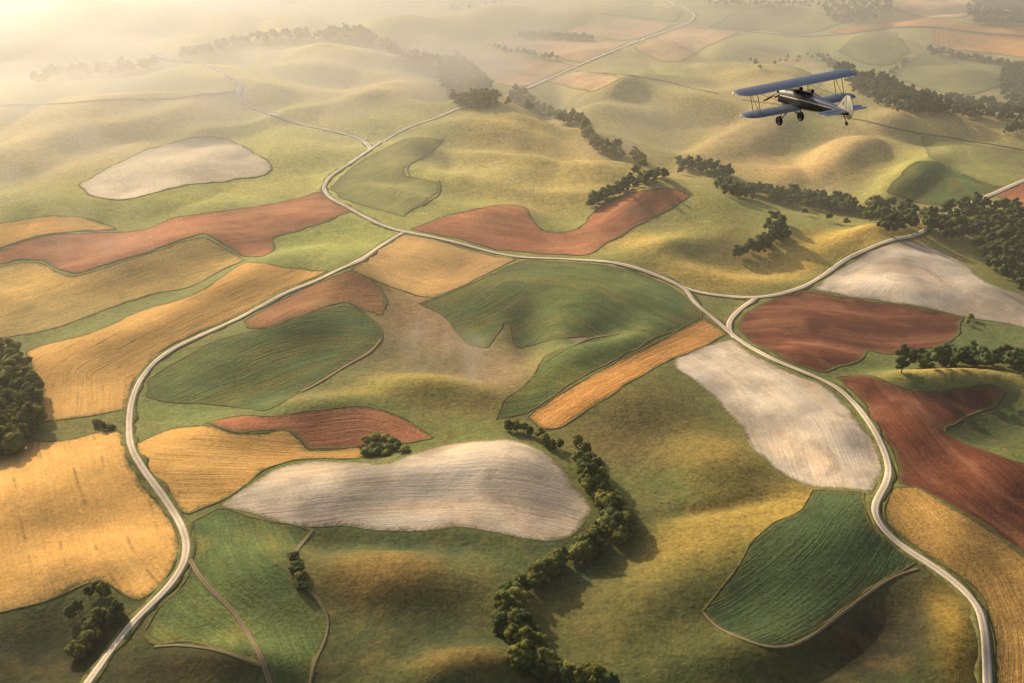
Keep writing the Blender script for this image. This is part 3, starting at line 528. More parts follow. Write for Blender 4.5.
FIELDS = [
 ('wheat_field','wheat',[(-60,462),(0,452),(20,443),(68,440),(103,431),(120,430),(124,443),(127,460),(138,478),(152,496),(167,514),(177,531),(178,552),(169,572),(152,592),(137,602),(116,591),(99,579),(79,586),(34,606),(0,613),(-60,622)],'large golden wheat field beside the road bend near the lower left edge',[(80,440),(100,500),(120,560),(150,600)]),
 ('wheat_field','wheat',[(26,351),(51,343),(89,334),(137,313),(199,292),(219,279),(245,263),(291,268),(328,272),(284,291),(240,314),(205,330),(166,348),(147,365),(133,386),(127,409),(89,416),(41,423),(34,378)],'golden wheat field sweeping uphill along the gravel road above the left wood',[(60,430),(68,370),(150,325),(250,280),(300,262)]),
 ('stubble_field','olive',[(-60,352),(0,339),(48,330),(103,311),(154,294),(192,286),(219,272),(244,260),(226,248),(205,237),(178,244),(137,258),(103,269),(75,277),(58,272),(44,264),(20,263),(0,267),(-60,275)],'olive and gold stubble field below the long red band',[(-40,330),(60,300),(150,270),(230,250)]),
 ('red_field','red',[(-60,262),(0,250),(34,239),(86,233),(127,232),(148,228),(171,219),(205,213),(240,209),(274,204),(320,192),(333,202),(349,211),(322,223),(290,233),(272,238),(275,247),(267,255),(247,257),(226,245),(205,234),(178,241),(137,255),(103,265),(76,274),(59,269),(45,261),(20,260),(0,264),(-60,272)],'long dusty red soil field winding from the left edge to the road bend',[(-40,255),(60,245),(180,228),(330,205)]),
 ('wheat_field','wheat',[(-60,232),(0,224),(27,219),(68,216),(96,221),(118,230),(86,231),(34,237),(0,248),(-60,258)],'small yellow wheat field above the long red band at the left edge','edge'),
 ('pale_field','cream',[(79,185),(103,171),(137,154),(164,145),(205,137),(229,140),(253,152),(274,166),(264,175),(236,180),(192,185),(164,190),(137,198),(120,200),(89,195)],'pale cream oval field on the misty hill','edge'),
 ('stubble_field','tan',[(403,234),(443,242),(484,254),(516,259),(477,279),(432,298),(402,291),(371,279),(351,271),(375,251)],'tan four sided stubble field tucked under the central road fork',[(360,262),(432,290),(510,262)]),
 ('red_field','red',[(410,229),(429,222),(450,215),(477,209),(504,205),(525,207),(532,219),(545,231),(562,233),(580,228),(593,213),(614,199),(648,190),(675,189),(690,195),(669,209),(648,219),(614,240),(585,255),(559,254),(518,252),(487,247),(453,238),(425,232)],'salmon red soil field with two lobes above the central road',[(430,226),(520,240),(600,230),(680,192)]),
 ('crop_field','green',[(524,261),(560,262),(600,265),(640,274),(668,286),(686,299),(700,311),(703,317),(690,323),(648,342),(614,360),(559,392),(524,414),(497,419),(504,402),(518,391),(532,377),(541,361),(553,352),(576,344),(590,336),(560,338),(532,345),(518,348),(512,340),(509,325),(503,322),(497,334),(487,348),(470,345),(456,332),(443,317),(419,304),(435,299),(477,281)],'big green crop field filling the middle under the curving road',[(430,305),(500,275),(600,280),(690,315)]),
 ('stubble_field','orange',[(527,417),(559,395),(614,363),(648,346),(690,325),(704,318),(714,324),(727,334),(690,352),(669,361),(634,380),(607,397),(580,416),(557,429),(542,428)],'narrow orange stubble strip rising diagonally to the road junction',[(535,424),(580,395),(640,362),(720,326)]),
 ('pale_field','white',[(731,339),(753,354),(787,371),(818,383),(837,396),(857,420),(874,444),(882,460),(880,478),(872,491),(838,489),(811,487),(790,478),(770,464),(754,449),(739,426),(715,399),(694,381),(672,364),(674,359),(700,348)],'long pale tilled field sloping down beside the gravel road to the dark green crop',[(690,345),(740,372),(800,420),(838,500)]),
 ('pale_field','white',[(591,511),(585,524),(573,535),(552,541),(525,539),(494,533),(456,528),(425,530),(381,530),(342,525),(318,527),(291,525),(260,517),(240,511),(221,506),(240,492),(267,474),(291,464),(349,461),(391,462),(419,452),(453,443),(487,440),(511,440),(532,446),(549,456),(559,466),(576,487),(587,499)],'pale grey tilled field of rounded shape beside the creek trees',[(215,508),(320,494),(430,486),(530,488),(610,512)]),
 ('wheat_field','wheat',[(136,444),(161,433),(192,426),(212,426),(233,433),(257,433),(288,431),(301,440),(309,449),(335,449),(360,447),(366,453),(360,459),(349,459),(294,461),(264,471),(236,492),(219,502),(205,507),(188,514),(176,504),(155,480),(138,456)],'golden wheat field between the road and the grey oval field',[(150,445),(230,450),(280,455),(350,454)]),
 ('red_field','red',[(205,423),(240,416),(274,416),(308,411),(349,407),(367,407),(391,413),(415,426),(434,439),(400,444),(340,448),(309,448),(302,439),(288,430),(257,432),(233,432),(214,425)],'brick red soil field on a rise above the golden wheat',[(210,424),(300,418),(370,412),(430,436)]),
 ('fallow_field','fallow',[(242,322),(291,295),(330,278),(352,270),(374,282),(388,302),(381,316),(360,308),(345,303),(325,307),(291,318),(268,327),(250,328)],'faded red brown fallow field beside the road bend under the tan field',[(245,325),(300,300),(380,290)]),
 ('crop_field','green',[(253,331),(291,320),(325,309),(345,306),(361,311),(382,330),(383,340),(374,350),(340,367),(301,391),(267,410),(219,405),(171,402),(147,395),(147,382),(178,361),(222,339)],'rounded green crop field on the slope inside the road curve',[(150,390),(220,360),(300,330),(380,330)]),
 ('red_field','dark_red',[(736,326),(743,315),(766,302),(804,292),(845,298),(907,306),(961,317),(959,334),(948,344),(920,349),(893,354),(868,350),(860,361),(838,367),(821,371),(794,363),(768,350),(747,338)],'dark red soil field enclosed by the road loop right of the junction',[(735,322),(800,318),(880,330),(965,326)]),
 ('pale_field','white',[(809,289),(829,276),(852,261),(880,248),(907,241),(934,249),(965,265),(982,280),(1024,296),(1080,312),(1080,338),(1024,327),(962,316),(907,305),(845,296)],'pale tilled field on the hilltop beneath the right wood',[(815,291),(870,262),(920,262),(1000,300),(1080,322)]),
 ('red_field','dark_red',[(835,378),(866,375),(893,385),(920,392),(955,390),(982,384),(998,387),(1006,393),(996,405),(972,416),(948,426),(946,434),(965,443),(999,455),(1024,464),(1080,478),(1080,590),(1024,553),(982,524),(948,504),(917,488),(897,483),(898,466),(888,445),(871,416),(853,392)],'dark red soil field with a forked arm below the row of trees',[(845,380),(890,430),(930,480),(1040,560)]),
 ('stubble_field','gold',[(893,487),(914,487),(948,505),(982,526),(1024,556),(1080,594),(1080,720),(996,720),(995,683),(995,654),(992,627),(984,600),(968,582),(937,562),(906,540),(888,524),(884,507)],'golden stubble field between the dark red field and the road at the lower right edge',[(890,490),(930,530),(990,570),(1020,640),(1025,720)]),
 ('crop_field','dark_green',[(812,490),(842,491),(864,492),(867,514),(875,530),(896,546),(918,561),(905,569),(893,575),(866,592),(838,614),(811,634),(794,645),(777,648),(756,645),(736,635),(712,623),(703,611),(715,596),(742,562),(753,541),(773,524),(801,509)],'dark green crop field below the pale sloping field',[(850,485),(800,545),(740,595),(690,620)]),
 ('crop_field','green',[(193,522),(219,508),(257,519),(301,528),(311,532),(292,555),(292,577),(302,591),(322,606),(329,617),(324,640),(312,661),(306,700),(276,700),(258,664),(233,654),(205,646),(181,642),(154,645),(142,636),(156,612),(176,592),(190,572),(195,550)],'green crop field below the grey oval field, cut by the dirt track',[(200,520),(220,580),(270,620),(300,690)]),
 ('far_stubble_field','straw',[(453,51),(494,50),(532,56),(574,66),(556,74),(525,86),(491,82),(477,72)],'far peach stubble field just above the misty wood','edge'),
 ('far_stubble_field','straw',[(482,45),(508,38),(552,39),(580,40),(629,42),(580,63),(552,56),(518,51)],'far peach stubble field divided off by a short row of trees','edge'),
 ('far_stubble_field','straw',[(564,31),(593,22),(631,19),(672,26),(634,40),(593,37)],'farthest peach stubble field left of the straight road','edge'),
 ('far_stubble_field','straw',[(633,48),(682,28),(708,29),(741,33),(708,46),(682,61),(660,61)],'far peach stubble field at the right of the straight road','edge'),
 ('far_stubble_field','straw',[(549,82),(576,71),(621,78),(593,92)],'small far tan stubble patch at the right of the straight road','edge'),
 ('far_stubble_field','straw',[(893,9),(910,-4),(976,-4),(967,17),(930,18)],'far tan field squeezed between the woods at the top edge','edge'),
 ('far_stubble_field','orange',[(828,32),(893,21),(941,20),(982,25),(1060,25),(1060,38),(982,33),(931,27),(886,28),(845,34)],'long thin far tan strip below the top woods','edge'),
 ('far_stubble_field','orange',[(934,30),(982,35),(1060,40),(1060,66),(1010,56),(965,51),(934,46)],'far orange brown field at the right edge under the tan strip','edge'),
 ('far_pasture','lime',[(838,51),(855,37),(896,33),(910,51),(893,64),(866,64)],'far square of fresh green pasture','edge'),
 ('far_pasture','lime',[(890,77),(920,54),(965,58),(1006,66),(1003,85),(968,95),(931,90)],'far green pasture with a wood on its lower side','edge'),
 ('far_pasture','lime',[(921,136),(982,146),(1060,157),(1060,175),(1003,187),(948,169),(927,154)],'green pasture slope below the thin dark lane at the right edge','edge'),
 ('far_pasture','green',[(914,162),(934,162),(958,171),(999,188),(962,206),(914,202),(884,192)],'green hollow pasture above the right wood','edge'),
 ('far_pasture','lime',[(600,14),(640,6),(684,12),(676,22),(630,17)],'far green strip at the top beside the straight road','edge'),
 ('far_pasture','lime',[(708,28),(742,10),(800,8),(846,22),(812,33),(760,31)],'far green pasture below the top edge','edge'),
 ('red_field','red',[(994,195),(1024,182),(1060,168),(1060,222),(1024,208)],'small red soil field at the right edge beyond the pale road','edge'),
 ('far_pasture','lime',[(330,187),(347,171),(375,154),(408,138),(441,140),(431,152),(404,168),(408,176),(437,182),(438,192),(420,206),(404,217),(372,208),(340,198)],'green pasture hill inside the bend of the lane and road',[(340,190),(380,175),(430,150)]),
]
for f in FIELDS:
    nm_, crop, pts, lab, rows = f
    field(nm_, crop, pts, lab, rows)
print('fields', round(time.time() - T0, 1))

# ------------------------------------------------------------------ trees
def foliage_mat(name, a, b, hi):
    t = NT(name)
    rnd = t.n('ObjectInfo').outputs['Random']
    pos = t.n('NewGeometry').outputs['Position']
    n = t.noise(pos, .9, 4, .7); m = t.noise(pos, .09, 2)
    c = t.mix(rnd, (*a, 1), (*b, 1))
    c = t.mix(t.rng(n, .45, .7, 0, .7), c, (*hi, 1))  # warm sunlit leaf highlights mixed into the colour
    c = t.scale(c, t.rng(m, .3, .7, .7, 1.3))
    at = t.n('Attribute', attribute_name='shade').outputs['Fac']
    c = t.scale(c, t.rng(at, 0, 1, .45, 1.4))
    b_ = t.n('BsdfPrincipled', {'Base Color': c, 'Roughness': .85, 'Specular IOR Level': .15})
    tr = t.n('BsdfTranslucent', {'Color': t.scale(c, 1.3)})
    mx = t.n('MixShader', {0: .28, 1: b_.outputs[0], 2: tr.outputs[0]})
    t.t.links.new(mx.outputs[0], t.out.inputs[0])
    return t.m
LEAF = foliage_mat('broad_leaves', (.115, .14, .036), (.21, .205, .05), (.38, .34, .08))
LEAF_DARK = foliage_mat('dark_leaves', (.055, .092, .032), (.105, .14, .042), (.22, .23, .06))

def ico(sub):
    bm = bmesh.new(); bmesh.ops.create_icosphere(bm, subdivisions=sub, radius=1)
    V = np.array([v.co[:] for v in bm.verts]); Fc = np.array([[v.index for v in f.verts] for f in bm.faces]); bm.free()
    return V, Fc
ICO2, ICO1 = ico(2), ico(1)
def crown_arrays(rng, rad, hgt, nl, base, leaves, shape='round'):
    """an uneven crown: lumpy clumps plus many leaf sprays; base = height of the crown's foot"""
    Vs, Fs, Sh = [], [], []; n = 0
    lumps = []
    for i in range(nl):
        a = rng.uniform(0, 2 * math.pi); zz = rng.uniform(0, 1) ** .8
        prof = math.sin(math.pi * (.16 + .80 * zz)) ** .7
        rr = rad * prof * math.sqrt(rng.uniform(.15, 1)) * .78
        c = np.array([rr * math.cos(a), rr * math.sin(a), base + hgt * (.08 + .84 * zz)])
        r = rad * rng.uniform(.20, .40) * (1.0 if zz < .75 else .8)
        lumps.append((c, r))
    lumps.append((np.array([0, 0, base + hgt * .5]), rad * .62))
    for k, (c, r) in enumerate(lumps):
        V, Fc = ICO2 if nl > 8 else ICO1
        d = 1 + .42 * vnoise(V[:, 0] * 2.3 + k * 7 + c[0], V[:, 1] * 2.3 + V[:, 2] * 1.9 + k * 3, 5 + k) + .34 * rng.uniform(-.5, .5, len(V))
        P_ = V * d[:, None] * r * np.array([1, 1, .86]) + c
        Vs.append(P_); Fs.append(Fc + n); n += len(V)
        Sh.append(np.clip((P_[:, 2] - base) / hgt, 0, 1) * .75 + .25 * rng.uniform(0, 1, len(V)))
    if leaves:
        L = []
        for _ in range(leaves):
            c, r = lumps[rng.integers(len(lumps))]
            v = rng.normal(size=3); v /= np.linalg.norm(v); v[2] = abs(v[2]) * .9 if rng.uniform() < .7 else v[2]
            p = c + v * r * rng.uniform(.95, 1.28)
            s = rng.uniform(.16, .42); a = rng.normal(size=3); a -= a @ v * v * .6; a /= np.linalg.norm(a); b = np.cross(v, a)
            L.append([p + a * s, p + b * s * .7, p - a * s, p - b * s * .7])
        L = np.array(L).reshape(-1, 3)
        q = np.arange(len(L)).reshape(-1, 4) + n
        Vs.append(L); Fs.append(q[:, [0, 1, 2]]); Fs.append(q[:, [0, 2, 3]])
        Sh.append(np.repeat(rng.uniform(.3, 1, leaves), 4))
    return np.vstack(Vs), np.vstack(Fs), np.concatenate(Sh)
def trunk_arrays(rng, hgt, rb):
    Vs, Fs = [], []; n = 0
    def tube(path, rads, k=7):
        nonlocal n
        path = np.array(path)
        for p, r in zip(path, rads):
            for i in range(k): Vs.append([p[0] + r * math.cos(2 * math.pi * i / k), p[1] + r * math.sin(2 * math.pi * i / k), p[2]])
        for j in range(len(path) - 1):
            for i in range(k):
                a = n + j * k + i; b = n + j * k + (i + 1) % k
                Fs.append([a, b, b + k]); Fs.append([a, b + k, a + k])
        n += len(path) * k
    tube([(0, 0, -1), (0, 0, .3), (.1, .05, hgt * .3), (.2, -.1, hgt * .62)], [rb * 1.5, rb * 1.15, rb * .8, rb * .4])
    for i in range(5):
        a = i * 1.26 + rng.uniform(0, .6); z0 = hgt * rng.uniform(.22, .45); L = hgt * rng.uniform(.2, .34)
        tube([(0.08, 0, z0), (L * .5 * math.cos(a), L * .5 * math.sin(a), z0 + L * .45), (L * math.cos(a), L * math.sin(a), z0 + L * .95)], [rb * .5, rb * .32, rb * .14], 5)
    return np.array(Vs), np.array(Fs)
def crown_mesh(i, rad, hgt, nl, base, leaves, mat):
    rng = np.random.default_rng(100 + i)
    V, Fc, S = crown_arrays(rng, rad, hgt, nl, base, leaves)
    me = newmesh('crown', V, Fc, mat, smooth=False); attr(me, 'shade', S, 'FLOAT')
    return me
# prototypes ~ 12 m tall
PROTO = []
for i in range(7):
    rad = [4.8, 5.2, 4.3, 5.6, 4.0, 5.0, 4.6][i]; hg = [10.0, 9.4, 10.6, 9.0, 11.2, 9.8, 10.2][i]
    TV, TF = trunk_arrays(np.random.default_rng(300 + i), 9.5, .32)
    tme = newmesh('trunk', TV, TF, STEM)
    PROTO.append((crown_mesh(i, rad, hg, 24, 1.4, 1900, LEAF), crown_mesh(i, rad, hg, 24, 1.4, 1900, LEAF_DARK), tme))
BUSH = []
for i in range(4):
    TV, TF = trunk_arrays(np.random.default_rng(330 + i), 3.2, .14)
    BUSH.append((crown_mesh(40 + i, 2.9, 3.8, 10, .1, 320, LEAF), crown_mesh(40 + i, 2.9, 3.8, 10, .1, 320, LEAF_DARK), newmesh('trunk', TV, TF, STEM)))

def along(pts, spacing, width, rows=1, jit=.5):
    """trees along a line: spacing in px, width = half spread in px"""
    p = spline(pts, step=2); s = np.concatenate([[0], np.cumsum(np.linalg.norm(np.diff(p, axis=0), axis=1))])
    out = []; t = spacing * .5
    while t < s[-1]:
        for r in range(rows):
            q = t + random.uniform(-.5, .5) * spacing * jit
            x = np.interp(q, s, p[:, 0]); y = np.interp(q, s, p[:, 1])
            out.append((x + random.uniform(-1, 1) * width, y + random.uniform(-1, 1) * width * .75))
        t += spacing
    return out
def fill(poly, sp):
    """trees filling a patch: rough triangular spacing in px"""
    P_ = np.array(poly, float); lo, hi = P_.min(0), P_.max(0); out = []
    y = lo[1]; k = 0
    while y < hi[1]:
        x = lo[0] + (sp / 2 if k % 2 else 0)
        while x < hi[0]:
            q = (x + random.uniform(-.35, .35) * sp, y + random.uniform(-.3, .3) * sp)
            if inside(np.array([q]), P_)[0]: out.append(q)
            x += sp
        y += sp * .62; k += 1
    return out
# belt: (points, height range m, dark?, label, group)
BELTS = []
def belt(pts, h, dark, label, group, kind='tree', lone=False): BELTS.append((pts, h, dark, label, group, kind, lone))
G1 = 'trees of the creek belt beside the grey oval field'
belt(along([(507,424),(530,431),(552,441),(566,447)], 7.5, 3), (6, 9), 0, 'small rounded tree at the head of the creek belt, below the orange strip', G1)
belt([(577,440),(585,447)], (9, 10), 0, 'rounded tree standing just off the creek belt on the brown slope', G1)
belt([(579,459),(590,460),(583,468),(597,468),(588,476),(601,477)], (10, 13), 0, 'tall broad tree in the bright clump off the pale field shoulder', G1)
belt(along([(592,484),(603,491),(612,500)], 5.5, 9, 4), (7, 12), 0, 'rounded tree where the creek belt bends past the pale field', G1)
belt(along([(617,508),(621,520),(614,532)], 5.5, 9, 4), (7, 12), 0, 'olive crowned tree on the outer bend of the creek belt', G1)
belt(along([(603,538),(590,546),(575,552)], 6, 8, 4), (7, 12), 0, 'dark green tree in the thick part of the creek belt under the pale field tip', G1)
belt(along([(562,558),(548,568),(533,577)], 5, 6, 4), (6, 10), 0, 'smaller tree in the narrow neck of the creek belt', G1)
belt([(521,582),(528,586),(517,590),(535,580)], (6, 9), 0, 'small tree filling the gap above the elbow of the creek belt', G1)
belt([(508,589),(516,597),(503,602),(512,606)], (10, 13), 0, 'big pale crowned tree at the elbow of the creek belt', G1)
belt(along([(509,610),(510,634)], 6, 7, 4), (7, 11), 0, 'round tree below the elbow of the creek belt', G1)
belt([(524,625),(533,630),(529,640),(538,641)], (9, 12), 0, 'broad sunlit tree inside the lower creek belt', G1)
belt(along([(520,648),(535,662),(560,672),(585,678),(604,688)], 6.5, 10, 4), (6, 11), 0, 'tree in the lowest reach of the creek belt at the bottom edge', G1)
belt(along([(596,510),(600,522),(590,535)], 7, 4), (4, 6), 0, 'low leafy shrub under the creek trees', 'shrubs along the creek', 'shrub')
G2 = 'trees of the wood at the left edge'
belt(fill([(-40,345),(14,346),(28,360),(36,385),(38,410),(30,432),(10,448),(-40,455)], 11), (11, 15), 0, 'leafy tree in the wood against the left edge, above the big wheat field', G2)
G3 = 'shrubs in the dark hollow beside the road'
belt([(96,585),(104,590),(88,592)], (6, 8), 0, 'rounded tree under the corner of the big wheat field', G3)
belt([(71,612),(78,608)], (6, 7), 0, 'round yellowish shrub tree alone in the dark hollow', G3)
belt(along([(122,608),(106,616),(94,630),(84,645),(76,660)], 7, 7, 2), (5, 8), 0, 'leafy small tree in the thicket beside the lower road', G3)
G4 = 'trees of the thick wood under the right hand hills'
belt(fill([(930,208),(960,200),(1000,202),(1050,215),(1050,292),(1024,288),(1000,276),(985,262),(986,250),(968,240),(940,232),(926,222)], 9.5), (11, 14), 1, 'dark tree in the thick wood above the pale hilltop field', G4)
belt(fill([(862,204),(880,198),(905,203),(930,212),(932,226),(900,232),(876,222),(862,218)], 9), (10, 14), 1, 'dark rounded tree at the western end of the thick wood, above the road', G4)
belt([(873,205),(881,212),(868,214)], (14, 16), 0, 'tall light crowned tree leading the thick wood', G4)
G5 = 'row of dark trees under the enclosed red field'
belt([(906,357),(903,364)], (13, 14), 1, 'tall tree heading the dark row below the enclosed red field', G5)
belt(along([(915,362),(940,357),(970,358),(1000,360),(1045,362)], 7, 6, 3), (10, 13), 1, 'dark tree in the dense row between the two red fields', G5)
belt([(968,322),(971,317)], (5, 6), 0, 'small yellow green bush at the corner of the enclosed red field', 'bushes at the enclosed red field', 'shrub')
G6 = 'trees of the belt across the valley'
belt(along([(680,163),(700,166),(716,172),(732,174)], 6, 4, 3), (9, 12), 1, 'dark tree at the upper end of the valley belt below the biplane', G6)
belt(along([(716,183),(742,190),(765,192),(790,196)], 6, 6, 4), (9, 12), 1, 'dark tree in the valley belt beyond the green gold hill', G6)
belt(along([(790,197),(815,200),(838,203),(862,209)], 5.5, 6, 4), (9, 12), 1, 'dark tree in the valley belt near the thick wood', G6)
belt([(774,218),(781,222),(770,226),(778,230)], (10, 13), 1, 'tree in the small clump on the golden slope under the valley belt', G6)
belt(along([(738,252),(752,247),(766,241),(778,233),(786,238)], 6, 5, 3), (9, 12), 1, 'dark tree in the copse in the hollow above the forked road', 'copse in the hollow')
belt([(830,218),(806,212),(846,222)], (7, 8), 1, 'lone dark tree in the meadow beside the valley belt', G6)
G7 = 'trees of the line above the salmon red field'
belt(along([(589,204),(604,196),(616,189),(634,182),(648,177),(664,172)], 5.5, 4.5, 3), (9, 12), 1, 'tree in the line climbing over the salmon red field', G7)
belt(along([(632,152),(640,160),(638,170)], 6, 4, 2), (10, 12), 0, 'hazy tree in the short clump in the mist under the brown hill', G7)
belt([(681,170),(684,163)], (9, 11), 1, 'dark tree standing by the end of the line above the salmon red field', G7)
G8 = 'hazy trees along the middle of the valley'
belt(along([(522,90),(512,98),(530,104),(548,113),(566,117),(578,120)], 5.5, 5, 4), (9, 13), 0, 'hazy tree in the belt crossing the lane', G8)
belt(along([(577,117),(586,126),(590,137),(598,144),(610,147),(622,152)], 5.5, 5, 3), (9, 13), 0, 'hazy tree in the belt bending down to the mist', G8)
belt([(368,441),(375,438),(384,437),(392,441),(363,447),(371,447),(380,445),(388,447),(397,446),(404,449),(366,452),(376,452),(386,452)], (2.9, 4.1), 0, 'rounded bush in the clump at the edge of the brick red field', 'bushes at the brick red field')
belt([(103,425)], (6, 6.5), 0, 'single round bush on the grass strip between the two wheat fields', None, 'shrub', True)
belt([(97,423),(109,427)], (3, 4), 0, 'tiny bush beside the single round bush on the grass strip', 'tiny bushes on the grass strip', 'shrub')
belt([(294,556),(298,566),(303,585),(299,575)], (2.5, 4), 0, 'small scrub bush on the earth path edging the green field', 'scrub along the earth path', 'shrub')
G9 = 'trees of the far wood'
far_groups = [
 (fill([(444,62),(462,55),(480,72),(490,84),(498,98),(488,106),(465,104),(446,94),(440,76)], 5), (11, 14), 0),
 (along([(330,30),(352,32),(372,38),(390,48),(410,55),(436,60),(452,58)], 4.5, 4, 3), (11, 14), 0),
 (along([(180,54),(210,48),(240,40),(275,35),(300,34),(335,36)], 5, 3, 2), (11, 14), 0),
 (along([(34,77),(70,72),(110,70),(135,66),(160,62)], 6, 3.5, 2), (13, 17), 0),
 (along([(492,44),(510,50),(530,54),(556,58)], 4.5, 1.5), (8, 12), 1), (along([(518,34),(545,35),(570,37),(592,38)], 4, 1.5, 2), (9, 11), 1),
 (fill([(972,-4),(1060,-4),(1060,26),(1010,23),(975,22),(968,10)], 4.5), (11, 14), 1), (fill([(820,-4),(895,-4),(892,8),(870,20),(838,22),(825,12)], 5), (10, 13), 1),
 (along([(930,51),(950,54),(972,58),(995,62),(1024,66)], 4.2, 1.8, 2), (9, 12), 1), (fill([(1000,66),(1060,60),(1060,120),(1030,116),(1005,98),(1000,80)], 5.5), (11, 14), 1),
 (fill([(848,76),(880,72),(905,86),(940,96),(990,100),(1060,112),(1060,122),(1000,118),(945,113),(900,108),(870,98),(850,86)], 5.6), (10, 13), 1),
 (along([(818,54),(832,64),(850,72)], 4.8, 4, 3), (9, 12), 1), (along([(748,60),(756,64),(760,68)], 5, 2), (6, 9), 1),
 (along([(912,56),(900,66),(884,76)], 5, 2), (7, 10), 1), (along([(770,60),(800,58),(822,55)], 6, 4), (6, 10), 1), (along([(700,0),(760,3),(820,4)], 5, 3, 2), (8, 11), 1),
 (along([(440,10),(470,5),(510,0)], 6, 3, 1), (9, 12), 0), (along([(1006,130),(1024,126),(1050,130)], 6, 3, 2), (8, 11), 1),
]
for g in far_groups: belt(g[0], g[1], g[2], None, G9, 'far')

# positions on the land, nearest first
spots = []
for bi, (pts, h, dark, label, group, kind, lone) in enumerate(BELTS):
    pts = np.array(pts); hs = [random.uniform(*h) * 1.2 * random.uniform(.82, 1.14) for _ in pts]
    xy = land(pts, lift=0.55 * float(np.mean(h)))
    for (x, y), hh in zip(xy, hs): spots.append((math.hypot(x, y), x, y, hh, bi))
spots.sort()
print('tree spots', len(spots), round(time.time() - T0, 1))
n_ind = 0; far_list = []
for d, x, y, hh, bi in spots:
    pts, h, dark, label, group, kind, lone = BELTS[bi]
    z = float(ground(np.array([x]), np.array([y]))[0])
    if label is None or n_ind >= 296:
        far_list.append((x, y, z, hh, dark)); continue
    n_ind += 1
    small = hh < 5
    cl, cd, tr = random.choice(BUSH if small else PROTO)
    sc = hh / (3.9 if small else 12.0)
    name = 'shrub' if kind == 'shrub' else 'tree'
    root = bpy.data.objects.new(name, None); root.empty_display_size = 1; COL.objects.link(root)
    root.location = (x, y, z); root.rotation_euler = (0, 0, random.uniform(0, 6.28)); wd = random.uniform(.95, 1.25) * (1.45 if small else 1)
    root.scale = (sc * wd, sc * wd, sc)
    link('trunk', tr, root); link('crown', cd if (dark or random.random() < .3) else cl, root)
    tag(root, label, name, None if lone else group)
# the far wood, one mass
rng = np.random.default_rng(5)
low = []
for i in range(6):
    low.append(crown_arrays(np.random.default_rng(500 + i), [4.8, 5.2, 4.3, 5.6, 4.6, 5.0][i], 10, 8, 1.2, 120))
for dk, mat, lab in ((0, LEAF, 'hazy far woodland of pale olive trees in the mist'), (1, LEAF_DARK, 'far dark green woodland and tree lines on the upper right hills')):
    VV, FF, SS = [], [], []; n = 0
    for (x, y, z, hh, dark) in far_list:
        if bool(dark) != bool(dk): continue
        V, Fc, S = low[rng.integers(6)]; a = rng.uniform(0, 6.28); wq = rng.uniform(.95, 1.35); s = hh / 10.2 * np.array([wq, wq, 1.0]); ca, sa = math.cos(a), math.sin(a)
        Q = V * s; Q = np.column_stack([Q[:, 0] * ca - Q[:, 1] * sa + x, Q[:, 0] * sa + Q[:, 1] * ca + y, Q[:, 2] + z])
        VV.append(Q); FF.append(Fc + n); SS.append(np.clip(S * rng.uniform(.6, 1.2), 0, 1)); n += len(Q)
    if not VV: continue
    me = newmesh('woodland', np.vstack(VV), np.vstack(FF), mat, smooth=False); attr(me, 'shade', np.concatenate(SS), 'FLOAT')
    tag(link('woodland', me), lab, 'woodland', kind='stuff')
print('trees', n_ind, 'far', len(far_list), round(time.time() - T0, 1))

# ------------------------------------------------------------------ the biplane
BLUE = plain('blue_fabric_dope', (.060, .088, .155), .38, 0, .5, .14, 3.0)
NAVY = plain('navy_paint', (.012, .016, .028), .5, 0, .5, .2, 4.0)
CREAM = plain('cream_paint', (.88, .80, .62), .4, 0, .4, .06, 3.0)
BLACK = plain('black_rubber', (.018, .017, .016), .7, 0, .3)
STEEL = plain('engine_metal', (.30, .25, .18), .35, .8, .5, .3, 20)
DARKM = plain('dark_metal', (.05, .045, .04), .4, .6, .5)
WOOD = plain('varnished_wood', (.22, .11, .045), .3, 0, .5, .3, 9)
LEATHER = plain('brown_leather', (.10, .05, .028), .6, 0, .3, .2, 15)
SKIN = plain('skin', (.50, .30, .21), .5, 0, .3, .05)
JACKET = plain('dark_jacket', (.06, .05, .045), .8, 0, .2, .2, 15)
REDM = plain('red_marking', (.40, .06, .04), .4)
tg_ = NT('windscreen_glass'); g_ = tg_.n('BsdfPrincipled', {'Base Color': (.75, .85, .9, 1), 'Roughness': .05, 'Alpha': .35}); tg_.t.links.new(g_.outputs[0], tg_.out.inputs[0]); GLASS = tg_.m

def loft(rings, cap=True, closed=True):
    R = np.array(rings, float); n, k, _ = R.shape
    V = R.reshape(-1, 3); Fc = []
    for i in range(n - 1):
        for j in range(k if closed else k - 1):
            a = i * k + j; b = i * k + (j + 1) % k
            Fc.append([a, b, b + k, a + k])
    if cap: Fc.append(list(range(k))[::-1]); Fc.append([(n - 1) * k + j for j in range(k)])
    return V.tolist(), Fc
def join(parts):
    V, Fc = [], []
    for v, f in parts:
        n = len(V); V += list(v); Fc += [[i + n for i in q] for q in f]
    return V, Fc
def bar(p, q, r, k=8, flat=1.0, r2=None):
    p, q = Vector(p), Vector(q); d = (q - p).normalized(); up = Vector((0, 1, 0)) if abs(d.y) < .9 else Vector((1, 0, 0))
    a = (up - d * up.dot(d)).normalized(); b = d.cross(a); r2 = r if r2 is None else r2
    ring = lambda c, rr: [tuple(c + a * (rr * math.cos(2 * math.pi * i / k)) + b * (rr * flat * math.sin(2 * math.pi * i / k))) for i in range(k)]
    return loft([ring(p, r), ring(q, r2)])
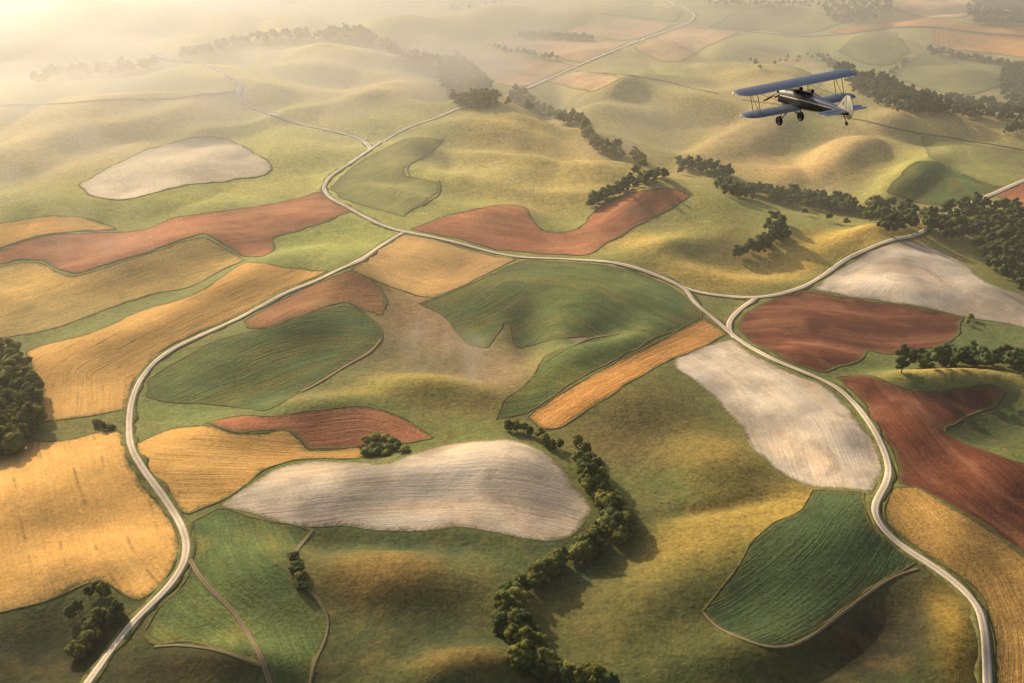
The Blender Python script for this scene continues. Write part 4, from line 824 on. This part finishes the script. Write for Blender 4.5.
def torus(c, R, r, ax='x', sy=1.0, k=28, m=8):
    rings = []
    for i in range(k + 1):
        a = 2 * math.pi * i / k; ring = []
        for j in range(m):
            b = 2 * math.pi * j / m; rr = R + r * math.cos(b); h = r * math.sin(b)
            p = {'x': (h, rr * math.cos(a) * sy, rr * math.sin(a)), 'y': (rr * math.cos(a), h, rr * math.sin(a) * sy), 'z': (rr * math.cos(a), rr * math.sin(a) * sy, h)}[ax]
            ring.append((c[0] + p[0], c[1] + p[1], c[2] + p[2]))
        rings.append(ring)
    return loft(rings, False)
def lathe(c, prof, ax, k=20):
    rings = []
    for r, h in prof:
        rings.append([{'x': (h, r * math.cos(a), r * math.sin(a)), 'y': (r * math.cos(a), h, r * math.sin(a)), 'z': (r * math.cos(a), r * math.sin(a), h)}[ax] for a in [2 * math.pi * i / k for i in range(k)]])
    v, f = loft(rings); return [(c[0] + q[0], c[1] + q[1], c[2] + q[2]) for q in v], f
def part(name, vf, mat, parent, smooth_=True):
    V, Fc = vf
    me = bpy.data.meshes.new(name); me.from_pydata([tuple(v) for v in V], [], Fc); me.update()
    bm = bmesh.new(); bm.from_mesh(me); bmesh.ops.recalc_face_normals(bm, faces=bm.faces); bm.to_mesh(me); bm.free()
    if smooth_:
        for p in me.polygons: p.use_smooth = True
        try: me.set_sharp_from_angle(angle=math.radians(40))
        except Exception: pass
    me.materials.append(mat)
    return link(name, me, parent)

def wing(half, chord, thick, zc, yc, dihed=.0, sweep=0.0, x0=0.0, tip=.9, side=0):
    """airfoil lofted along the span; side 0 = whole span, -1/+1 one half from x0 outward"""
    xs = []
    for i in range(25): xs.append(x0 + (half - tip - x0) * i / 24)
    for i in range(1, 13): xs.append(half - tip + tip * math.sin(math.pi / 2 * i / 12))
    if side == 0: X = [-a for a in xs[::-1]] + xs[1:]
    else: X = [side * a for a in xs]
    rings = []
    for x in X:
        ax = abs(x); e = max(0.0, (ax - (half - tip)) / tip); c = chord * math.sqrt(max(.012, 1 - e ** 2.4))
        le = yc + chord * .5 - (chord - c) * .42; rib = 1.0 + (.035 if int(round(ax / .16)) % 2 == 0 else 0)
        th = thick * (c / chord) * rib; ring = []
        for j in range(9): s = (j / 8) ** 1.5; ring.append((x, le - c * s, zc + ax * dihed + th * (1.48 * math.sqrt(s) * (1 - s) + .25 * s * (1 - s) + .015) + .07 * c * s * (1 - s) * 2))
        for j in range(7, 0, -1): s = (j / 8) ** 1.5; ring.append((x, le - c * s, zc + ax * dihed - th * .42 * math.sqrt(s) * (1 - s) + .05 * c * s * (1 - s)))
        rings.append(ring)
    return loft(rings)

bp_root = bpy.data.objects.new('biplane', None); bp_root.empty_display_size = .5; COL.objects.link(bp_root)
tag(bp_root, 'blue and black biplane with cream tail fin flying over the hills', 'biplane')
dray = rays(np.array([(804.0, 101.0)]))[0] * 64.0
bp_root.location = (dray[0], dray[1], CAMH + dray[2])
bp_root.rotation_euler = (math.radians(-2.0), math.radians(-5.0), math.radians(21.7))
# fuselage: stations (y, half width, half height, z centre, squareness)
ST = [(2.28, .40, .42, .02), (2.05, .46, .48, .02), (1.4, .47, .52, .03), (.6, .47, .55, .04), (-.2, .46, .55, .05), (-1.0, .41, .50, .05), (-2.0, .31, .40, .04), (-3.0, .20, .29, .03), (-3.9, .11, .19, .02), (-4.45, .05, .11, .01)]
ys_ = np.linspace(2.28, -4.45, 84); SA = np.array(ST)[::-1]
rings = []; K = 40
for y in ys_:
    hw, hh, zc = (np.interp(y, SA[:, 0], SA[:, i]) for i in (1, 2, 3)); r = []
    for j in range(K):
        a = 2 * math.pi * j / K; ca, sa = math.cos(a), math.sin(a); e = .72
        r.append((hw * math.copysign(abs(ca) ** e, ca), y, zc + hh * math.copysign(abs(sa) ** (e if sa < 0 else .95), sa)))
    rings.append(r)
V, Fc = loft(rings)
keep, mats = [], []
for f in Fc:
    c = np.mean([V[i] for i in f], axis=0)
    hole = any(((c[1] - cy_) / .40) ** 2 + (c[0] / .27) ** 2 < 1 for cy_ in (.42, -.72)) and c[2] > .2
    if hole: continue
    keep.append(f)
fus = part('fuselage', (V, keep), NAVY, bp_root); fus.data.materials.append(BLUE)
for p in fus.data.polygons:
    c = p.center; hh = np.interp(c.y, SA[:, 0], SA[:, 2]); rel = (c.z - .03) / hh
    p.material_index = 1 if rel > .34 and c.y < -.95 else 0
# cream cheat line along each side
for s in (-1, 1):
    Vs = []
    for y in np.linspace(1.95, -4.1, 50):
        hw, hh, zc = (np.interp(y, SA[:, 0], SA[:, i]) for i in (1, 2, 3))
        for rel in (.12 + .02 * (1.95 - y), .30 + .012 * (1.95 - y)):
            a = math.asin(min(.99, rel ** (1 / .95))); Vs.append((s * (hw * math.cos(a) ** .72 + .006), y, zc + hh * rel))
    part('cheat_line', (Vs, [[2 * i, 2 * i + 1, 2 * i + 3, 2 * i + 2] for i in range(49)]), CREAM, fus)
for cy_, nm in ((.42, 'front'), (-.72, 'rear')):
    part('cockpit_coaming', torus((0, cy_, .50), .29, .045, 'z', 1.42), LEATHER, fus)
    v, f = lathe((0, cy_, 0), [(.24, -.25), (.26, .2)], 'z', 16); part('cockpit_well', (v, f[:-1]), BLACK, fus)
    # windscreen: three panes of one bent sheet
    yy = cy_ + .42; W_ = [(-.27, yy - .16, .50), (-.14, yy, .54), (.14, yy, .54), (.27, yy - .16, .50)]; T_ = [(-.22, yy - .24, .74), (-.11, yy - .10, .80), (.11, yy - .10, .80), (.22, yy - .24, .74)]
    ws = part('windscreen', (W_ + T_, [[i, i + 1, i + 5, i + 4] for i in range(3)]), GLASS, bp_root, False)
    part('windscreen_frame', join([bar(T_[i], T_[i + 1], .012) for i in range(3)] + [bar(W_[i], T_[i], .012) for i in range(4)]), DARKM, ws)
# headrest fairing behind the rear cockpit
part('headrest', loft([[(.16 * (1 - t) * math.cos(a), -1.05 - 1.5 * t, .46 - .12 * t + .24 * (1 - t) * max(0, math.sin(a))) for a in [2 * math.pi * j / 12 for j in range(12)]] for t in (0, .2, .5, .8, .97)]), BLUE, fus)
uw = part('upper_wing', wing(4.6, 2.0, .18, 1.02, .92), BLUE, bp_root)
lw = []
for s in (-1, 1):
    q = part('lower_wing', wing(4.3, 1.7, .15, -.47, .50, .018, 0, .40, .85, s), BLUE, bp_root); lw.append(q)
    part('aileron_gap', bar((s * 2.2, .02, -.36), (s * 4.0, .02, -.33), .012), BLACK, q)
    part('wing_tip_light', lathe((s * 4.56, 1.15, 1.05), [(.01, -.07), (.06, -.03), (.06, .03), (.01, .07)], 'y', 10), CREAM, uw)
    part('wing_tip_light', lathe((s * 4.28, .70, -.37), [(.01, -.06), (.05, -.03), (.05, .03), (.01, .06)], 'y', 10), CREAM, q)
    X = s * 3.25
    part('interplane_strut', bar((X, .90, -.36), (X, 1.35, 1.0), .035, 8, .4), DARKM, bp_root)
    part('interplane_strut', bar((X, .05, -.37), (X, .50, 1.0), .035, 8, .4), DARKM, bp_root)
    part('interplane_strut', bar((X, .12, -.37), (X, 1.30, 1.0), .022, 8, .5), DARKM, bp_root)
    part('cabane_strut', bar((s * .42, 1.25, .40), (s * .62, 1.40, .98), .028, 8, .5), DARKM, bp_root)
    part('cabane_strut', bar((s * .42, .15, .45), (s * .62, .52, .98), .028, 8, .5), DARKM, bp_root)
    for a_, b_ in (((s * .45, 1.0, -.3), (X, 1.30, .98)), ((s * .45, .1, -.3), (X, .5, .98)), ((s * .62, 1.35, .95), (X, .85, -.36)), ((s * .62, .5, .95), (X, .05, -.36))):
        part('flying_wire', bar(a_, b_, .007, 5), DARKM, bp_root)
    # landing gear
    wx = s * .85; wz, wy = -1.42, 1.45
    wh = part('wheel', torus((wx, wy, wz), .25, .088, 'x', 1, 30, 10), BLACK, bp_root)
    part('rim', lathe((wx, wy, wz), [(.05, -.075), (.19, -.045), (.20, 0), (.19, .045), (.05, .075)], 'x', 22), DARKM, wh)
    part('gear_leg', bar((s * .36, 1.75, -.42), (wx - s * .09, wy, wz), .05, 10, .5, .04), NAVY, bp_root)
    part('gear_leg', bar((s * .36, .75, -.46), (wx - s * .09, wy - .02, wz), .04, 10, .5, .03), NAVY, bp_root)
    part('axle_strut', bar((0, wy, -.70), (wx - s * .06, wy, wz), .028), DARKM, bp_root)
    st_ = part('tailplane', wing(1.62, .62, .05, .10, -3.62, 0, 0, .06, .5, s), BLUE, bp_root)
    el = part('elevator', wing(1.58, .44, .035, .10, -4.17, 0, 0, .10, .45, s), BLUE, bp_root)
    part('tail_brace', bar((s * 1.0, -3.7, .1), (0, -3.75, .72), .010, 5), DARKM, bp_root)
    part('exhaust_pipe', bar((s * .34, 2.3, -.30), (s * .42, 1.3, -.44), .045), DARKM, bp_root)
# fin and rudder
def flat(outline, th, x=0.0):
    k = len(outline); c = np.mean(np.array(outline), 0)
    inn = [(c[0] + (p[0] - c[0]) * .93, c[1] + (p[1] - c[1]) * .93) for p in outline]
    V = [(x - th / 2, *p) for p in inn] + [(x, *p) for p in outline] + [(x + th / 2, *p) for p in inn]
    Fc = [list(range(k))[::-1], list(range(2 * k, 3 * k))]
    for i in range(k):
        j = (i + 1) % k; Fc += [[i, j, k + j, k + i], [k + i, k + j, 2 * k + j, 2 * k + i]]
    return V, Fc
fin = part('fin', flat([(-3.30, .16), (-3.55, .42), (-3.80, .78), (-4.02, 1.00), (-4.17, 1.08), (-4.17, .10)], .07), CREAM, bp_root)
part('tail_marking', flat([(-3.86, .42), (-3.86, .62), (-3.95, .66), (-3.95, .46)], .012, -.037), REDM, fin)
part('rudder', flat([(-4.19, 1.08), (-4.40, 1.10), (-4.62, .98), (-4.78, .72), (-4.84, .38), (-4.80, .02), (-4.68, -.24), (-4.48, -.36), (-4.19, -.30)], .06), CREAM, bp_root)
part('tail_wheel_strut', bar((0, -3.95, -.12), (0, -4.25, -.55), .03), DARKM, bp_root)
part('tail_wheel', join([torus((0, -4.28, -.64), .085, .045, 'x', 1, 18, 8), lathe((0, -4.28, -.64), [(.02, -.03), (.07, -.02), (.07, .02), (.02, .03)], 'x', 12)]), BLACK, bp_root)
# engine and propeller
eng = part('engine', lathe((0, 0, .02), [(.36, 2.28), (.34, 2.34), (.20, 2.40), (.20, 2.62), (.13, 2.70), (.06, 2.74)], 'y', 24), DARKM, bp_root)
for i in range(7):
    a = math.pi / 2 + i * 2 * math.pi / 7; ca, sa = math.cos(a), math.sin(a); pr = []
    for q in range(9):
        r0 = .20 + q * .034; rr = .088 if q % 2 else .070
        pr.append([(ca * r0 + rr * math.cos(t) * -sa, 2.50 + rr * math.sin(t), .02 + sa * r0 + rr * math.cos(t) * ca) for t in [2 * math.pi * m / 10 for m in range(10)]])
    cyl = part('engine_cylinder', loft(pr), STEEL, eng)
    part('rocker_cover', bar((ca * .48, 2.44, .02 + sa * .48), (ca * .53, 2.44, .02 + sa * .53), .05), DARKM, cyl)
prop = part('propeller', lathe((0, 0, .02), [(.02, 2.68), (.09, 2.70), (.09, 2.82), (.03, 2.90)], 'y', 16), STEEL, bp_root)
for s in (-1, 1):
    R_ = []; ang = math.radians(14)
    for q in range(13):
        t = q / 12; r = .06 + 1.16 * t; c_ = .05 + .085 * math.sin(math.pi * min(1, t * .9 + .12)); tw = math.radians(62 - 44 * t)
        ring = []
        for m in range(8):
            b = 2 * math.pi * m / 8; u_, w_ = c_ * math.cos(b), .018 * math.sin(b)
            dx, dy = u_ * math.cos(tw) - w_ * math.sin(tw), u_ * math.sin(tw) + w_ * math.cos(tw)
            e1 = (math.cos(ang) * s, math.sin(ang) * s); e2 = (-math.sin(ang) * s, math.cos(ang) * s)
            ring.append((e1[0] * r + e2[0] * dx, 2.77 + dy, .02 + e1[1] * r + e2[1] * dx))
        R_.append(ring)
    part('propeller_blade', loft(R_), WOOD, prop)

# the two people in the cockpits
def person(loc, label, head_turn, helmet):
    me = bpy.data.meshes.new('person')
    J = [(0, 0, 0, .15), (0, .02, .20, .15), (0, .03, .42, .17), (0, .02, .54, .10), (0, .03, .60, .062), (0, .05, .68, .088), (0, .055, .76, .10), (0, .05, .83, .075),
         (.17, .02, .50, .075), (.25, .08, .30, .055), (.14, .30, .22, .042), (.11, .37, .22, .036), (-.17, .02, .50, .075), (-.25, .08, .30, .055), (-.14, .30, .22, .042), (-.11, .37, .22, .036),
         (.10, .14, -.02, .09), (.13, .48, .02, .07), (.12, .66, -.32, .05), (-.10, .14, -.02, .09), (-.13, .48, .02, .07), (-.12, .66, -.32, .05)]
    E = [(0, 1), (1, 2), (2, 3), (3, 4), (4, 5), (5, 6), (6, 7), (2, 8), (8, 9), (9, 10), (10, 11), (2, 12), (12, 13), (13, 14), (14, 15), (0, 16), (16, 17), (17, 18), (0, 19), (19, 20), (20, 21)]
    me.from_pydata([j[:3] for j in J], E, []); me.materials.append(JACKET); me.materials.append(SKIN)
    o = link('person', me); md = o.modifiers.new('skin', 'SKIN'); md.use_smooth_shade = True
    for i, j in enumerate(J): me.skin_vertices[0].data[i].radius = (j[3], j[3])
    me.skin_vertices[0].data[0].use_root = True
    sb = o.modifiers.new('sub', 'SUBSURF'); sb.levels = 2; sb.render_levels = 2
    bpy.context.view_layer.update()
    dg = bpy.context.evaluated_depsgraph_get(); m2 = bpy.data.meshes.new_from_object(o.evaluated_get(dg)); o.modifiers.clear(); m2.name = 'person'; o.data = m2
    m2.materials.clear(); m2.materials.append(JACKET); m2.materials.append(SKIN)
    for p in m2.polygons:
        p.use_smooth = True; c = p.center
        p.material_index = 1 if c.z > .585 or (c.y > .30 and .15 < c.z < .28 and abs(c.x) < .16) else 0
    hv, hf = lathe((0, .045, .66), [(.095, -.02), (.112, .05), (.112, .12), (.09, .185), (.04, .215), (.005, .222)], 'z', 18)
    hv = [(x, y * 1.12 - .008, z) for x, y, z in hv]
    face = [q for q in hf if not (np.mean([hv[i][1] for i in q]) > .11 and np.mean([hv[i][2] for i in q]) < .76)]
    part('flying_helmet', (hv, face), helmet, o)
    part('goggles', join([torus((sx * .038, .155, .765), .026, .010, 'y', 1, 14, 6) for sx in (-1, 1)] + [bar((-.10, .10, .775), (-.06, .15, .768), .010), bar((.10, .10, .775), (.06, .15, .768), .010)]), DARKM, o)
    part('nose', lathe((0, .148, .715), [(.016, -.02), (.014, 0), (.003, .028)], 'y', 8), SKIN, o)
    M = bp_root.matrix_basis @ Matrix.Translation(loc)
    o.matrix_world = M
    tag(o, label, 'person')
    return o
bpy.context.view_layer.update()
person((0, .30, -.02), 'person in the front cockpit under the upper wing, wearing a brown flying helmet', 0, LEATHER)
person((0, -.86, .02), 'person in the rear cockpit of the biplane in a dark flying helmet', 0, BLACK)

# ------------------------------------------------------------------ haze and mist
def vol_mat(name, dens, col, g, noise=None):
    t = NT(name)
    v = t.n('VolumeScatter', {'Color': (*col, 1), 'Density': dens, 'Anisotropy': g})
    if noise:
        ob = t.n('TexCoord').outputs['Object']; pos = t.n('NewGeometry').outputs['Position']
        r = t.n('VectorMath', {0: t.vmath('DIVIDE', ob, noise[0])}, operation='LENGTH').outputs['Value']
        n = t.noise(t.vmath('ADD', t.vmath('MULTIPLY', pos, noise[1]), (noise[2] * 3.1, 0, 0)), 1, 3, .62)
        e = t.math('MULTIPLY', t.rng(r, .25, 1.05, 1, 0), t.rng(n, .44, .66, .05, 1.6))
        t.t.links.new(t.math('MULTIPLY', e, dens), v.inputs['Density'])
        t.m.cycles.volume_step_rate = .5 if hasattr(t.m.cycles, 'volume_step_rate') else 1
    t.t.links.new(v.outputs[0], t.out.inputs['Volume'])
    t.m.volume_intersection_method = 'ACCURATE' if hasattr(t.m, 'volume_intersection_method') else 0
    return t.m
HAZE_C = (1.0, .94, .83)
def box(x0, x1, y0, y1, z0, z1):
    V = [(x, y, z) for x in (x0, x1) for y in (y0, y1) for z in (z0, z1)]
    return V, [[0, 1, 3, 2], [4, 6, 7, 5], [0, 4, 5, 1], [2, 3, 7, 6], [0, 2, 6, 4], [1, 5, 7, 3]]
V = [(-9000, -300, -140), (9000, -300, -140), (9000, 16000, -140), (-9000, 16000, -140), (-9000, -300, 30), (9000, -300, 16), (9000, 480, 30), (-9000, 480, 60), (9000, 1300, 100), (-9000, 900, 120), (9000, 16000, 100), (-9000, 16000, 120)]
Fc = [[0, 3, 2, 1], [4, 5, 6], [4, 6, 7], [7, 6, 8], [7, 8, 9], [9, 8, 10], [9, 10, 11], [0, 1, 5, 4], [3, 11, 10, 2], [0, 4, 7, 9, 11, 3], [1, 2, 10, 8, 6, 5]]
o = link('haze', newmesh('haze', V, Fc, vol_mat('golden_haze', 5.6e-4, HAZE_C, .45), False))
tag(o, 'thin golden haze lying over the whole valley', 'haze', kind='stuff')
V = [(-9000, 620, -120), (9000, 620, -120), (9000, 16000, -120), (-9000, 16000, -120), (-9000, 620, -100), (9000, 620, -100), (9000, 1900, 60), (-9000, 1350, 330), (9000, 16000, 60), (-9000, 16000, 330)]
Fc = [[0, 3, 2, 1], [4, 5, 6, 7], [7, 6, 8, 9], [0, 1, 5, 4], [3, 9, 8, 2], [0, 4, 7, 9, 3], [1, 2, 8, 6, 5]]
tag(link('haze', newmesh('haze', V, Fc, vol_mat('far_golden_haze', 6.5e-4, HAZE_C, .45), False)), 'deeper golden haze thickening up the far valley', 'haze', kind='stuff')
# mist banks: flattened soft bodies lying in the hollows (u, v, radius u px, radius along m, height m, optical density)
MIST = [
 (330, 110, 240, 320, 60, .0009),
 (60, 40, 260, 900, 80, .0015), (90, 110, 190, 300, 60, .0013), (250, 20, 320, 900, 80, .0014), (40, 160, 100, 120, 40, .0016), (70, 215, 90, 50, 22, .0014), (15, 195, 60, 60, 30, .002),
 (458, 368, 66, 60, 18, .0036), (424, 340, 50, 60, 16, .0030), (486, 384, 50, 34, 14, .0034), (600, 150, 60, 90, 30, .0014), (650, 155, 50, 80, 26, .0016), (620, 130, 80, 120, 34, .001), (780, 205, 110, 60, 20, .0008), (110, 250, 90, 60, 20, .0016),
]
SOFT = {k for k, q in enumerate(MIST) if q[2] < 100 and q[3] < 100}
for k, (u, v, ru, ry, hz, dn) in enumerate(MIST):
    c = land(np.array([(u, v)]))[0]; zc = float(ground(c[:1], c[1:2])[0])
    depth = c[1] * cP + CAMH * sP
    V, Fc = ico(3) if False else ICO2
    bm = bmesh.new(); bmesh.ops.create_icosphere(bm, subdivisions=4, radius=1)
    Vn = np.array([q.co[:] for q in bm.verts]); Fn = np.array([[q.index for q in f.verts] for f in bm.faces]); bm.free()
    rx = ru * depth / F
    dd = 1 + .5 * vnoise(Vn[:, 0] * 1.6 + k * 5, Vn[:, 1] * 1.6 + Vn[:, 2], 200 + k) + .25 * vnoise(Vn[:, 0] * 3.6 + k * 5, Vn[:, 1] * 3.6 + Vn[:, 2], 230 + k)
    Vn = Vn * dd[:, None] * np.array([rx, ry, hz])
    o = link('mist_bank', newmesh('mist_bank', Vn, Fn, vol_mat('mist', dn * (2.2 if k in SOFT else 1), (1.0, .90, .76), .5 if k in SOFT else .66, (((rx, ry, hz)), (1 / (rx * .45), 1 / (ry * .8), .04), k) if k in SOFT else None), True), None, (c[0], c[1], zc + hz * .15))
    MIST_L = ['broad thin mist over the green hills around the lane bend', 'glowing mist filling the far upper left valley', 'golden mist over the hills above the cream oval field', 'thin mist veil along the top hills', 'mist pooled in the hollow at the left edge, left of the cream oval field', 'low mist over the yellow wheat at the left edge', 'small thick mist patch at the left edge', 'brownish mist wisp in the bare hollow under the green field', 'mist wisp below the tan four sided field', 'small mist curl at the foot of the middle green field', 'mist over the far tree belt', 'mist pooled in front of the brown hill', 'thin mist above the far belt bend', 'thin mist lying along the valley belt', 'faint mist over the red and olive fields'][k]
    tag(o, MIST_L, 'mist', kind='stuff')

# ------------------------------------------------------------------ light and camera
w = bpy.data.worlds.new('World'); scene.world = w; w.use_nodes = True
nt = w.node_tree; nt.nodes.clear()
sky = nt.nodes.new('ShaderNodeTexSky'); sky.sky_type = 'NISHITA'; sky.sun_disc = False
sky.sun_elevation = SUN_EL; sky.sun_rotation = SUN_AZ; sky.altitude = 300; sky.dust_density = 6.0; sky.ozone_density = .4; sky.air_density = .8
bg = nt.nodes.new('ShaderNodeBackground'); bg.inputs[1].default_value = .115
wo = nt.nodes.new('ShaderNodeOutputWorld'); nt.links.new(sky.outputs[0], bg.inputs[0]); nt.links.new(bg.outputs[0], wo.inputs[0])
ld = bpy.data.lights.new('sun', 'SUN'); ld.energy = 5.0; ld.angle = math.radians(.6); ld.color = (1.0, .82, .56)
lo_ = bpy.data.objects.new('sun', ld); COL.objects.link(lo_); lo_.rotation_euler = (-SUN).to_track_quat('-Z', 'Y').to_euler(); lo_.location = (0, 0, 900)
cd = bpy.data.cameras.new('camera'); cd.sensor_width = 36; cd.lens = F / W * 36; cd.clip_start = .5; cd.clip_end = 80000
cam = bpy.data.objects.new('camera', cd); COL.objects.link(cam); cam.location = (0, 0, CAMH); cam.rotation_euler = (math.pi / 2 - P, 0, 0)
scene.camera = cam
scene.view_settings.view_transform = 'Standard'; scene.view_settings.look = 'None'; scene.view_settings.exposure = 0; scene.view_settings.gamma = 1
scene.render.engine = 'CYCLES'
cy = scene.cycles
cy.max_bounces = 6; cy.diffuse_bounces = 2; cy.glossy_bounces = 2; cy.transmission_bounces = 2; cy.volume_bounces = 0; cy.transparent_max_bounces = 96
cy.use_denoising = True; cy.denoiser = 'OPENIMAGEDENOISE'; cy.sample_clamp_indirect = 4
print('done', round(time.time() - T0, 1))
